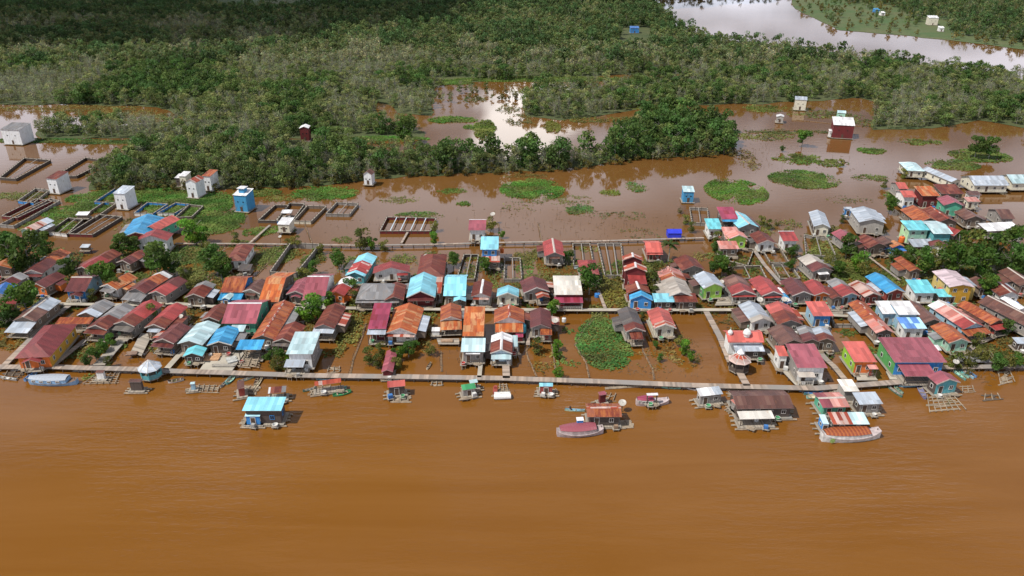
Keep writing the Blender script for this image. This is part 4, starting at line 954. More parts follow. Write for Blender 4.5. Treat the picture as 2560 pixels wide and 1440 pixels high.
def longboat(x0, y0, x1, y1, B, H, hcol, rcol, label, cab=(.06, .82), ch=1.4, window=True, deck='pinkgrey', wallc=None, name='longboat'):
    a, c = U(x0, y0, .3), U(x1, y1, .3); d = c - a; L = d.length; m = (a + c) / 2; yaw = math.atan2(d.y, d.x)
    t = thing(name, label, 'boat', (m.x, m.y, -.15), yaw)
    hull(L, B, H, False, 18, .5).obj('hull', [bmat(hcol), bmat(deck)], t)
    xa, xb = -L / 2 + L * cab[0], -L / 2 + L * cab[1]; n = 12; b = MB(); w = MB()
    def wd(x): s = (x + L / 2) / L; return B / 2 * max(.2, math.sin(math.pi * (.06 + .88 * s)) ** .55) * .95
    for i in range(n):
        p, q = xa + (xb - xa) * i / n, xa + (xb - xa) * (i + 1) / n; wp, wq = wd(p), wd(q); z = H + ch
        for k in range(4):
            f0, f1 = -1 + k / 2, -1 + (k + 1) / 2; zz = lambda f: z + .35 * (1 - f * f)
            b.slab([(p, wp * f0, zz(f0)), (q, wq * f0, zz(f0)), (q, wq * f1, zz(f1)), (p, wp * f1, zz(f1))], .05)
        for s in (-1, 1): w.face([(p, s * wp * .95, H * .9), (q, s * wq * .95, H * .9), (q, s * wq * .95, z), (p, s * wp * .95, z)], 0)
    for x in (xa, xb): w.face([(x, -wd(x) * .95, H * .9), (x, wd(x) * .95, H * .9), (x, wd(x) * .95, H + ch), (x, -wd(x) * .95, H + ch)], 0)
    b.obj('cabin_roof', roofmat(rcol), t); w.obj('cabin', bmat(wallc or hcol), t)
    if window:
        for i in range(4):
            x = xa + (xb - xa) * (i + .7) / 4.6; add_window(t, .9, .5, 'white', (x, -wd(x) * .97 - .03, H + ch * .6))
    b = MB(); b.box((L * .46, 0, H + .55), (.12, .12, 1.0)); b.obj('mooring_post', M_POST, t)
    return t, L
longboat(76, 955, 194, 956, 3.2, .8, 'paleblue', 'silver', 'light blue longboat with a rounded greyish cabin roof', cab=(.02, .82), deck='brown', ch=1.0)
longboat(1392, 1085, 1507, 1077, 3.4, .9, 'pinkgrey', 'pink', 'longboat with a plain pink red canopy moored by the rust roofed float', cab=(.06, .84), window=False, ch=1.0)
longboat(1590, 1009, 1671, 1004, 2.6, .8, 'pinkgrey', 'magenta', 'maroon roofed motor boat with a pointed bow', cab=(.02, .5), ch=1.0)
T(1616, 983, 1644, 982, 6, 'white', 'white', 'small white canopy over the wheelhouse of the maroon motor boat', ze=3.2, open_=True, floor=1.0, name='canopy', cat='canopy')
longboat(2052, 1097, 2196, 1088, 3.8, 1.2, 'white', 'rust', 'big white longboat with a rust red roof and a green emblem', cab=(.04, .80), ch=.9, deck='pinkgrey', window=False)
b = MB(); b.lathe([(0.001, 0), (.55, 0), (.55, .05), (0.001, .05)], n=18); p = U(2079, 1094, 1.2)
o = [q for q in C.objects if q.get('label', '').startswith('big white longboat')][0]
em = b.obj('emblem', plain('emblem_green', (.30, .45, .14), .6), o); em.location = (-4.6, -1.62, 1.05); em.rotation_euler = (R(90), 0, 0)
# seated person in the pale green canoe
def person(p, yaw, label, shirt=(.03, .03, .04)):
    t = thing('person', label, 'person', p, yaw)
    J = {'pel': (0, 0, .12), 'chest': (0, .02, .42), 'neck': (0, .03, .56), 'head': (0, .01, .68), 'top': (0, .01, .78),
         'ls': (-.18, .02, .50), 'le': (-.26, -.12, .32), 'lh': (-.12, -.30, .28), 'rs': (.18, .02, .50), 're': (.26, -.12, .32), 'rh': (.12, -.30, .28),
         'lk': (-.14, -.38, .26), 'lf': (-.13, -.55, .02), 'rk': (.14, -.38, .26), 'rf': (.13, -.55, .02)}
    rad = {'pel': .15, 'chest': .16, 'neck': .055, 'head': .10, 'top': .07, 'ls': .06, 'rs': .06, 'le': .045, 're': .045, 'lh': .035, 'rh': .035, 'lk': .065, 'rk': .065, 'lf': .045, 'rf': .045}
    E = [('pel', 'chest'), ('chest', 'neck'), ('neck', 'head'), ('head', 'top'), ('chest', 'ls'), ('ls', 'le'), ('le', 'lh'), ('chest', 'rs'), ('rs', 're'), ('re', 'rh'), ('pel', 'lk'), ('lk', 'lf'), ('pel', 'rk'), ('rk', 'rf')]
    ks = list(J); me = bpy.data.meshes.new('body'); me.from_pydata([J[k] for k in ks], [(ks.index(a), ks.index(c)) for a, c in E], [])
    o = link('body', me, t); md = o.modifiers.new('skin', 'SKIN'); me.skin_vertices.new() if not me.skin_vertices else None
    for i, k in enumerate(ks): me.skin_vertices[0].data[i].radius = (rad[k], rad[k])
    me.skin_vertices[0].data[0].use_root = True
    o.modifiers.new('sub', 'SUBSURF').levels = 1; o.modifiers['sub'].render_levels = 1
    m, tt, bs = nodes('person_cloth'); g = nn(tt, 'ShaderNodeNewGeometry'); 
    tcn = nn(tt, 'ShaderNodeTexCoord'); sp = nn(tt, 'ShaderNodeSeparateXYZ'); tt.links.new(tcn.outputs['Object'], sp.inputs[0])
    tt.links.new(mixc(tt, ramp(tt, sp.outputs[2], .57, .58), shirt, (.30, .17, .11)), bs.inputs['Base Color']); me.materials.append(m)
    b = MB(); b.lathe([(.115, .68), (.125, .74), (.10, .81), (.05, .85), (0.001, .86)], n=12); b.obj('hair', plain('hair_black', (.015, .012, .01), .6), t)
pp = U(1425, 1021, .4); person((pp.x, pp.y, .22), .6, 'person in a black shirt seated in the pale green canoe')
# ================================================================ RAFTS, DRIFTWOOD, PILES
def raft(c4, label, n=9, jit=.1, name='log_raft', cat='raft', col='log', r=.2, z=.05, cross=3):
    P = [U(x, y, 0) for x, y in c4]; o0 = sum(P, Vector()) / 4; Q = [p - o0 for p in P]
    t = thing(name, label, cat, (o0.x, o0.y, 0)); b = MB()
    for i in range(n):
        f = (i + .5) / n; a = Q[0].lerp(Q[3], f); c = Q[1].lerp(Q[2], f)
        e0, e1 = random.uniform(0, jit), random.uniform(0, jit)
        a2, c2 = a.lerp(c, e0), c.lerp(a, e1); a2.y += random.uniform(-1, 1) * jit * 2; c2.y += random.uniform(-1, 1) * jit * 2; b = MB()
        b.tube((a2.x, a2.y, z), (c2.x, c2.y, z + random.uniform(0, .1)), r * random.uniform(.7, 1.2), 6); b.obj('log', M_LOG if col == 'log' else M_POST, t)
    for i in range(cross):
        f = (i + .5) / cross; a = Q[0].lerp(Q[1], f); c = Q[3].lerp(Q[2], f); b = MB(); b.tube((a.x, a.y, z + .28), (c.x, c.y, z + .28), .11, 6); b.obj('cross_pole', M_LOG, t)
raft([(975, 1006), (1030, 1006), (1026, 976), (968, 978)], 'pile of pale logs rafted below the faded red float', 10, .15)
raft([(2316, 1034), (2422, 1026), (2385, 988), (2312, 990)], 'large broken log raft right of the silver roofed float', 9, .25, cross=7)
raft([(1815, 992), (1880, 992), (1878, 972), (1812, 974)], 'drift of long tan poles behind the long maroon float', 7, .3)
raft([(1072, 966), (1112, 966), (1108, 950), (1076, 952)], 'small tangle of driftwood below the boardwalk at centre', 7, .35, r=.14)
raft([(2492, 965), (2545, 955), (2530, 928), (2488, 935)], 'ruined timber raft at the right end of the boardwalk', 9, .4)
raft([(2450, 1003), (2510, 1000), (2500, 985), (2455, 988)], 'sunken brown wreck of planks alone in the right river', 7, .45, col='dark')
raft([(2398, 985), (2442, 980), (2436, 966), (2400, 968)], 'low weedy float left of the brown wreck', 4, .3, r=.12)
raft([(200, 962), (296, 962), (305, 934), (240, 936)], 'grid of thin floating poles below the left boardwalk', 5, .1, r=.12, cross=6)
raft([(475, 982), (550, 982), (556, 966), (480, 962)], 'grey timber float frame with oddments on it', 5, .2, r=.16, cross=6)
raft([(585, 988), (640, 988), (656, 968), (600, 964)], 'plank raft under the small latticed hut', 8, .1, r=.18)
raft([(0, 952), (48, 952), (70, 930), (10, 930)], 'heap of grey flotsam at the far left bank', 8, .4, r=.16, col='dark')
raft([(765, 992), (830, 984), (836, 965), (778, 968)], 'raft of grey poles under the ragged rust and white roof', 6, .25, r=.15)
raft([(1148, 985), (1195, 980), (1196, 966), (1146, 970)], 'pole raft under the bright green roofed float', 5, .15, r=.15)
raft([(1338, 988), (1385, 990), (1400, 975), (1340, 970)], 'pale plank raft around the potted plant float', 6, .15, r=.2)
raft([(1245, 985), (1276, 985), (1270, 962), (1245, 962)], 'grey net raft tied to the white float', 6, .15, r=.14)
raft([(1500, 1002), (1540, 1002), (1545, 986), (1510, 984)], 'rough pole raft beside the tiny dark red hut', 5, .4, r=.12)
raft([(1490, 1073), (1588, 1070), (1580, 1052), (1480, 1056)], 'broad grey plank deck before the rust roofed float', 9, .05, r=.22)
raft([(596, 1062), (714, 1062), (730, 1040), (606, 1044)], 'log deck under the pale cyan roofed float', 6, .04, r=.2)
raft([(1850, 1070), (1940, 1064), (1940, 1056), (1850, 1062)], 'pale floating beam before the cracked white shelter', 2, .02, r=.3, cross=0)
raft([(1936, 1036), (1982, 1034), (1984, 1026), (1940, 1028)], 'pale floating beam at the right end of the maroon float', 2, .02, r=.28, cross=0)
raft([(1512, 974), (1603, 968), (1603, 965), (1512, 971)], 'long pale plank floating below the boardwalk', 1, .01, r=.35, cross=0)
raft([(592, 924), (650, 926), (664, 884), (610, 884)], 'big heap of driftwood beside the boardwalk', 26, .45, r=.13, z=.7, name='driftwood_pile', cat='woodpile')
raft([(812, 932), (856, 932), (856, 918), (816, 918)], 'small wreck of planks stranded at the boardwalk', 8, .4, r=.13, name='driftwood_pile', cat='woodpile')
raft([(2330, 985), (2380, 985), (2372, 970), (2330, 975)], 'planks floating under the green netted pavilion', 6, .1, r=.18)
raft([(1225, 993), (1278, 993), (1276, 978), (1238, 978)], 'short log row beneath the white float', 5, .1, r=.2)
# white box float and oddments
p = U(1256, 992, .5); t = thing('floating_tank', 'white rounded float block below the boardwalk at centre', 'float', (p.x, p.y, 0), .05)
b = MB(); b.tube((-1.9, 0, .55), (1.9, 0, .6), .62, 10); b.tube((-1.8, .9, .45), (1.8, .9, .5), .45, 8); b.obj('tank', plain('white_plastic', (.74, .74, .72), .4, .1), t)
b = MB(); b.box((0, .45, .98), (3.6, 1.5, .12)); b.obj('lid', plain('white_deck', (.72, .72, .7), .8), t)
p = U(1238, 978, .5); t = thing('oil_drum_stack', 'red boxes piled left of the white float block', 'boxes', (p.x, p.y, 0)); b = MB(); b.box((0, 0, .6), (1.0, 2.2, .9)); b.box((.1, .5, 1.3), (.7, .7, .5)); b.obj('box', wallmat('redwood'), t)
# sawn timber, planks
def planks(px, py, L, n, label, col=(.55, .36, .20), rz=.0, z=.95, tilt=0):
    p = U(px, py, z); t = thing('plank_pile', label, 'planks', (p.x, p.y, z), rz); b = MB()
    for i in range(n):
        for j in range(3): b.box((random.uniform(-.2, .2), (i - n / 2) * .34 + random.uniform(-.04, .04), .06 + j * .12), (L * random.uniform(.85, 1), .28, .09), 0, random.uniform(-.03, .03))
    b.obj('planks', plain('sawn_%d' % int(col[0] * 100), col, .7, .2), t)
planks(532, 893, 4.0, 9, 'stack of fresh orange sawn planks on the concrete landing', (.62, .36, .20), .05)
planks(580, 900, 2.4, 8, 'stack of pale bluish boards on the concrete landing', (.55, .56, .54), .5)
planks(560, 914, 5.5, 3, 'flat grey boards by the boardwalk landing', (.40, .37, .32), .0)
planks(1118, 852, 3.2, 4, 'light brown planks on the terrace by the rust awning', (.44, .30, .2), 0)
planks(330, 884, 2.6, 5, 'brown boards lying on the grey platform', (.3, .2, .15), .2)
def drum(px, py, col, label, z=1.0, r=.55, h=1.2):
    p = U(px, py, z + .5); t = thing('water_tank', label, 'water tank', (p.x, p.y, z)); b = MB()
    b.lathe([(0.001, 0), (r * .95, 0), (r, .1), (r, h * .5), (r * 1.04, h * .52), (r, h * .54), (r, h * .85), (r * .6, h), (0.001, h * 1.02)], n=16); b.obj('tank', plain('plastic_' + col, {'blue': (.04, .22, .6), 'orange': (.75, .16, .03), 'white': (.72, .72, .7), 'cyan': (.08, .45, .6)}[col], .4, .12), t)
    b = MB(); b.lathe([(r * .3, 0), (r * .3, .1), (0.001, .12)], (0, 0, h * .98), 10); b.obj('lid', plain('lid_dark', (.08, .1, .15), .5), t)
drum(1307, 826, 'cyan', 'tall turquoise water tank beside the wide rust roof', r=.9, h=2.4)
drum(2254, 601, 'orange', 'round orange water tank beside the mint green house', z=2.2, r=.9, h=1.9)
drum(1255, 628, 'orange', 'red orange tank right of the square pale blue roof', r=.6, h=1.6)
drum(950, 840, 'orange', 'orange tank before the magenta roofed house', r=.7, h=2)
drum(1493, 738, 'blue', 'blue tank floating beside the olive bushes', z=0, r=.8, h=1.2)
drum(668, 868, 'white', 'white tank beside the driftwood heap')
drum(2375, 548, 'blue', 'blue tank behind the dark rust roof with pale ridge lines', z=2)
drum(1410, 800, 'white', 'white tank below the satellite dish by the concrete walk')
drum(1840, 625, 'white', 'white tank beside the ragged plank shack')
drum(1896, 572, 'white', 'white tank above the red rust roof behind the ponds')
def dish(px, py, label, r=1.1, z=4.2, mast=True):
    r *= .78
    p = U(px, py, z); t = thing('satellite_dish', label, 'satellite dish', (p.x, p.y, 0)); b = MB()
    prof = [(0.001, 0), (r * .5, r * .07), (r, r * .26)]; b.lathe(prof, n=16); b.lathe([(a, c + .03) for a, c in prof][::-1], n=16)
    o = b.obj('reflector', plain('dish_white', (.45, .43, .39), .5, .1), t); o.location = (0, 0, z); o.rotation_euler = (R(22), R(-8), 0)
    b = MB(); b.tube((0, 0, r * .1), (0, 0, r * .7), .05, 5); b.obj('feed_horn', M_FRAME, t).location = (0, 0, z)
    if mast: b = MB(); b.tube((0, 0, -.5), (0, 0, z), .09, 6); b.obj('mast', M_POST, t)
DISH = [(1556, 1008, 'white satellite dish behind the rust roofed float', 1.1, 2.2), (1388, 802, 'satellite dish beside the maroon roof and its leafy tree', 1.1, 4), (1804, 705, 'satellite dish between the silver and maroon roofs', .9, 4),
 (1900, 750, 'satellite dish in the lane below the maroon roofed grey house', 1.1, 3.6), (1961, 749, 'satellite dish left of the coral roofed blue house', 1.1, 3.6), (1232, 536, 'dish on a mast behind the pink red cabin', 1.1, 3.5),
 (700, 592, 'small dish beside the beige hut on stilts', .7, 2.6), (452, 792, 'dish beside the plain red roofed long house', .9, 3.4), (1050, 806, 'dish right of the mottled bright rust roof', .9, 3),
 (2390, 905, 'dish standing by the mint green gable', .9, 3), (2470, 790, 'dish near the faded pink long house', .9, 3.6), (1065, 640, 'dish behind the dark red hipped roof', .9, 4)]
for a in DISH: dish(a[0], a[1], a[2], a[3], a[4])
# awnings, tent, umbrella, bus shelter things
p = U(1684, 590, 1); t = thing('tent', 'bright ultramarine tarpaulin tent on the far plank walk', 'tent', (p.x, p.y, .9), 0); b = MB()
b.box((0, 0, .9), (4.4, 3.2, 1.8), 0); 
for s in (-1, 1): b.slab([(-2.3, 0, 2.6), (2.3, 0, 2.6), (2.3, s * 1.8, 1.75), (-2.3, s * 1.8, 1.75)][::1], .04)
b.obj('tarpaulin', plain('tarp_blue', (.03, .05, .62), .5, .15), t)
p = U(2361, 742, 1); t = thing('umbrella', 'coral orange canopy between the turquoise roof and the yellow house', 'canopy', (p.x, p.y, .6), 0); b = MB()
b.lathe([(2.3, 2.4), (1.6, 2.9), (0.001, 3.3)], n=8); b.obj('canopy', roofmat('coral'), t); b = MB(); b.tube((0, 0, 0), (0, 0, 3.2), .08, 6); b.obj('pole', M_POST, t)
# dark clutter beside houses: one small thing each, deterministic
rc = random.Random(5)
def short(lb):
    w = lb.split(); return ' '.join(w[:7]) if w[0] not in ('the',) else lb
def cut(s, n=16):
    w = s.split()[:n]
    while w[-1] in 'a an the of with and in on at by to its from under over before behind between beside left right below above wide long big small dark white red blue grey pale one roof-'.split() + ['bright', 'silver', 'coral', 'maroon', 'rust', 'green', 'brown', 'two', 'half', 'tall', 'plain']: w.pop()
    return ' '.join(w)
kinds = ['crate', 'basin', 'plank_pile']
NC = 0
for (t0, lab, c, yaw, W_, D_, fl) in list(HOUSES):
    if 'tower' in t0.name or 'hut' in t0.name or 'school' in t0.name or c[1] > 330: continue
    w = lab.split()
    for k in range(2):
        kd = kinds[(NC) % 3]; NC += 1
        sx = 1 if k else -1; lx = sx * rc.uniform(.15, .42) * W_; ly = -D_ / 2 - rc.uniform(.2, .9)
        x = c[0] + lx * math.cos(yaw) - ly * math.sin(yaw); y = c[1] + lx * math.sin(yaw) + ly * math.cos(yaw)
        side = 'left' if sx < 0 else 'right'
        if kd == 'crate':
            cc = rc.choice([('white', (.68, .68, .66)), ('blue', (.06, .2, .5)), ('brown', (.3, .2, .13)), ('grey', (.35, .35, .34))])
            b = MB(); s = rc.uniform(.6, 1.0)
            for i in range(4): b.box((0, 0, .1 + i * s * .24), (s, s * .8, s * .16))
            for q in (-1, 1):
                for e in (-1, 1): b.box((q * s * .47, e * s * .37, s * .45), (.08, .08, s * .9))
            t = thing('crate', cut(f'{cc[0]} crate at {side} front of ' + lab), 'crate', (x, y, fl), yaw + rc.uniform(-.5, .5)); b.obj('slats', plain('crate_' + cc[0], cc[1], .7), t)
        elif kd == 'basin':
            cc = rc.choice([('white', (.70, .70, .68)), ('red', (.5, .05, .04)), ('green', (.08, .35, .16))])
            b = MB(); r = rc.uniform(.4, .6); b.lathe([(0.001, .05), (r * .7, .05), (r, .5), (r * 1.06, .5), (r * .75, 0), (0.001, 0)], n=12)
            t = thing('basin', cut(f'{cc[0]} tub at {side} front of ' + lab), 'tub', (x, y, fl), 0); b.obj('bowl', plain('tub_' + cc[0], cc[1], .5, .1), t)
            b = MB(); b.lathe([(r * 1.02, .5), (r * 1.14, .53), (r * 1.02, .56)], n=12); b.obj('rim', M_FRAME, t)
        else:
            t = thing('plank_pile', cut(f'short planks at {side} front of ' + lab), 'planks', (x, y, fl), yaw + rc.uniform(-.6, .6)); b = MB()
            for i in range(5): b.box((rc.uniform(-.2, .2), i * .22 - .5, .06 + .1 * (i % 2)), (rc.uniform(1.2, 2), .18, .07))
            b.obj('planks', plain('plank_tan', (.42, .34, .25), .8, .25), t)
        b = MB(); b.box((0, 0, -.08), (1.5, 1.1, .12)); b.box((-.5, -.3, -.9), (.1, .1, 1.6)); b.box((.5, -.3, -.9), (.1, .1, 1.6)); b.obj('ledge', M_DECK, t)

_d = {}
for k_, v_ in LABELS.items():
    if len(v_) > 1: print('DUP', k_, v_)
    if len(k_.split()) > 16 or len(k_.split()) < 4: print('LEN', k_)
# ================================================================ WATER AND GROUND
def watermat():
    m, t, b = nodes('muddy_water')
    g = nn(t, 'ShaderNodeNewGeometry'); tcn = nn(t, 'ShaderNodeTexCoord')
    mp_ = nn(t, 'ShaderNodeMapping'); mp_.inputs['Scale'].default_value = (.006, .012, .01); t.links.new(g.outputs['Position'], mp_.inputs[0])
    n1 = nn(t, 'ShaderNodeTexNoise', Scale=1.0, Detail=5.0); t.links.new(mp_.outputs[0], n1.inputs[0])
    sp = nn(t, 'ShaderNodeSeparateXYZ'); t.links.new(g.outputs['Position'], sp.inputs[0])
    c1 = mixc(t, ramp(t, n1.outputs[0], .3, .7), (.165, .065, .008), (.185, .075, .012)); c2 = mixc(t, ramp(t, n1.outputs[0], .3, .7), (.125, .056, .014), (.160, .078, .024))
    # silt streaks drawn out along the current
    mps = nn(t, 'ShaderNodeMapping'); mps.inputs['Scale'].default_value = (.012, .11, 1); mps.inputs['Rotation'].default_value = (0, 0, .05); t.links.new(g.outputs['Position'], mps.inputs[0])
    ns = nn(t, 'ShaderNodeTexNoise', Scale=1.0, Detail=6.0, Roughness=.6, Distortion=.8); t.links.new(mps.outputs[0], ns.inputs[0])
    c1 = mixc(t, ramp(t, ns.outputs[0], .42, .68), c1, (.198, .084, .017))
    c = mixc(t, ramp(t, sp.outputs[1], 150, 240), c1, c2)
    t.links.new(c, b.inputs['Base Color']); b.inputs['IOR'].default_value = 1.42
    # wind: the open river is ruffled, the sheltered flood behind the boardwalk is smooth
    riv = ramp(t, sp.outputs[1], 168, 150)
    rg = t.nodes.new('ShaderNodeMapRange'); t.links.new(riv, rg.inputs[0]); rg.inputs[3].default_value = .05; rg.inputs[4].default_value = .13; t.links.new(rg.outputs[0], b.inputs['Roughness'])
    mp2 = nn(t, 'ShaderNodeMapping'); mp2.inputs['Scale'].default_value = (.18, .75, 1); mp2.inputs['Rotation'].default_value = (0, 0, .12); t.links.new(g.outputs['Position'], mp2.inputs[0])
    w = nn(t, 'ShaderNodeTexNoise', Scale=1.0, Detail=3.0, Roughness=.6); t.links.new(mp2.outputs[0], w.inputs[0])
    n3 = nn(t, 'ShaderNodeTexNoise', Scale=.02, Detail=2.0); t.links.new(g.outputs['Position'], n3.inputs[0])
    st = t.nodes.new('ShaderNodeMath'); st.operation = 'MULTIPLY'; t.links.new(ramp(t, n3.outputs[0], .4, .65), st.inputs[0]); 
    rs = t.nodes.new('ShaderNodeMapRange'); t.links.new(riv, rs.inputs[0]); rs.inputs[3].default_value = .03; rs.inputs[4].default_value = .9; t.links.new(rs.outputs[0], st.inputs[1])
    ad = t.nodes.new('ShaderNodeMath'); ad.operation = 'ADD'; t.links.new(st.outputs[0], ad.inputs[0]); ad.inputs[1].default_value = .015
    bp = nn(t, 'ShaderNodeBump', Distance=.28); t.links.new(ad.outputs[0], bp.inputs['Strength']); t.links.new(w.outputs[0], bp.inputs['Height']); t.links.new(bp.outputs[0], b.inputs['Normal'])
    return m
b = MB(); b.face([(-6000, -500, 0), (6000, -500, 0), (6000, 9000, 0), (-6000, 9000, 0)]); struct(b.obj('water', watermat()))
P1 = [(-500,-110),(1600,-110),(1640,20),(1690,60),(1735,95),(1800,112),(1950,128),(2200,160),(2400,180),(2750,228),(2750,335),(2560,318),(2450,302),(2330,322),(2180,325),(2180,292),(2250,272),(2150,245),(2000,254),(1900,260),(1700,262),(1600,272),(1500,290),(1400,302),(1318,292),(1305,262),(1312,240),(1340,228),(1500,218),(1600,205),(1740,192),(1720,184),(1500,190),(1170,206),(1090,215),(1080,290),(1000,282),(945,252),(930,305),(1060,330),(1050,352),(900,346),(700,346),(480,352),(300,347),(100,346),(92,322),(250,317),(400,312),(480,300),(420,275),(335,266),(150,262),(-500,268)]
P3 = [(225,474),(430,470),(700,470),(890,458),(960,442),(1200,434),(1450,420),(1600,398),(1832,386),(1838,345),(1780,320),(1680,305),(1600,312),(1545,358),(1500,392),(1250,400),(1060,396),(900,380),(860,350),(560,350),(470,350),(420,365),(300,405),(240,440)]
P6 = [(1985,22),(2100,76),(2270,90),(2400,104),(2560,124),(2850,140),(2850,-110),(1960,-110),(1975,0)]
PT6 = [(2050,-110),(2110,8),(2240,18),(2290,62),(2420,92),(2560,108),(2850,122),(2850,-110)]
PT7 = [(1600,-110),(1960,-110),(1978,-14),(1640,-2)]
CLEAR = [[(545,-60),(790,-60),(780,24),(540,24)], [(1085,196),(1180,190),(1180,206),(1085,214)], [(728,335),(798,335),(806,400),(718,400)], [(1550,70),(1625,70),(1635,128),(1545,128)], [(2300,50),(2370,50),(2370,90),(2300,90)],
         [(820,338),(1070,334),(1070,352),(820,352)], [(435,452),(550,452),(550,500),(435,500)]]
def wp(poly): return [(U(x, y).x, U(x, y).y) for x, y in poly]
def inside(x, y, P):
    c = np.zeros(x.shape, bool); n = len(P); j = n - 1
    for i in range(n):
        xi, yi = P[i]; xj, yj = P[j]
        k = ((yi > y) != (yj > y)) & (x < (xj - xi) * (y - yi) / (yj - yi + 1e-12) + xi); c ^= k; j = i
    return c
def groundmat(name, a, c2, sc=.05):
    m, t, b = nodes(name); g = nn(t, 'ShaderNodeNewGeometry')
    n1 = nn(t, 'ShaderNodeTexNoise', Scale=sc, Detail=8.0, Roughness=.65); t.links.new(g.outputs['Position'], n1.inputs[0])
    n2 = nn(t, 'ShaderNodeTexNoise', Scale=.6, Detail=4.0); t.links.new(g.outputs['Position'], n2.inputs[0])
    c = mixc(t, ramp(t, n1.outputs[0], .35, .65), a, c2); c = mixc(t, 1, c, mixc(t, n2.outputs[0], (.6, .6, .6), (1.3, 1.3, 1.3)), 'MULTIPLY')
    t.links.new(c, b.inputs['Base Color']); b.inputs['Roughness'].default_value = .95; return m
M_UNDER = groundmat('forest_floor', (.045, .07, .02), (.085, .095, .035))
M_GRASS = groundmat('bank_grass', (.050, .105, .026), (.105, .115, .045), .03)
def groundpatch(poly, name, mat, z, step=14):
    """outline jittered in world space so that the shore is uneven"""
    W2 = wp(poly); out = []
    for i in range(len(W2)):
        a, c = Vector((*W2[i], 0)), Vector((*W2[(i + 1) % len(W2)], 0)); l = (c - a).length; k = max(1, int(min(l / 4, 120)))
        nrm = Vector((-(c - a).y, (c - a).x, 0)).normalized() if l > 0 else Vector((0, 0, 0))
        for j in range(k):
            p = a.lerp(c, j / k); s = noise.noise(p * .07) * 3.2 + noise.noise(p * .3) * 1.3; out.append(p + nrm * s * min(1, l / 10))
    import bmesh
    bm = bmesh.new(); vs = [bm.verts.new((p.x, p.y, z)) for p in out]; es = [bm.edges.new((vs[i], vs[(i + 1) % len(vs)])) for i in range(len(vs))]
    bmesh.ops.triangle_fill(bm, use_beauty=True, edges=es); 
    for f in bm.faces:
        if f.normal.z < 0: f.normal_flip()
    me = bpy.data.meshes.new(name); bm.to_mesh(me); bm.free(); me.materials.append(mat); o = link(name, me); return struct(o)
groundpatch(P1, 'forest_ground', M_UNDER, .10); groundpatch(P3, 'forest_ground', M_UNDER, .10)
groundpatch(P6, 'bank', M_GRASS, .14); groundpatch(PT7, 'forest_ground', M_UNDER, .12)
groundpatch([(540,-60),(800,-70),(790,20),(545,14)], 'meadow', M_GRASS, .13)
b = MB(); b.face([(-6000, 1900, .2), (6000, 1900, .2), (6000, 8900, .2), (-6000, 8900, .2)]); struct(b.obj('plain', M_UNDER))
# ================================================================ TREES
def leafmat():
    m, t, b = nodes('leaves'); at = nn(t, 'ShaderNodeAttribute', attribute_name='tint'); oi = nn(t, 'ShaderNodeObjectInfo')
    hs = nn(t, 'ShaderNodeHueSaturation'); t.links.new(at.outputs['Color'], hs.inputs['Color'])
    mr = t.nodes.new('ShaderNodeMapRange'); t.links.new(oi.outputs['Random'], mr.inputs[0]); mr.inputs[3].default_value = .75; mr.inputs[4].default_value = 1.3; t.links.new(mr.outputs[0], hs.inputs['Value'])
    t.links.new(hs.outputs[0], b.inputs['Base Color']); b.inputs['Roughness'].default_value = .6; b.inputs['Specular IOR Level'].default_value = .25
    tr = nn(t, 'ShaderNodeBsdfTranslucent'); t.links.new(hs.outputs[0], tr.inputs[0]); ms = nn(t, 'ShaderNodeMixShader'); ms.inputs[0].default_value = .42
    t.links.new(b.outputs[0], ms.inputs[1]); t.links.new(tr.outputs[0], ms.inputs[2]); t.links.new(ms.outputs[0], t.nodes['Material Output'].inputs['Surface'])
    return m
M_LEAF = leafmat(); M_BARK = plain('bark', (.33, .32, .27), .9, .25)
def prism(a, c, r0, r1):
    a = np.array(a, float); c = np.array(c, float); d = c - a; d /= np.linalg.norm(d) + 1e-9
    e = np.cross(d, [0.3, .9, .1]); e /= np.linalg.norm(e); g = np.cross(d, e); V = []
    for p, r in ((a, r0), (c, r1)):
        for k in range(3): V.append(p + (e * math.cos(k * 2.094) + g * math.sin(k * 2.094)) * r)
    return V, [(0, 1, 4, 3), (1, 2, 5, 4), (2, 0, 3, 5)]
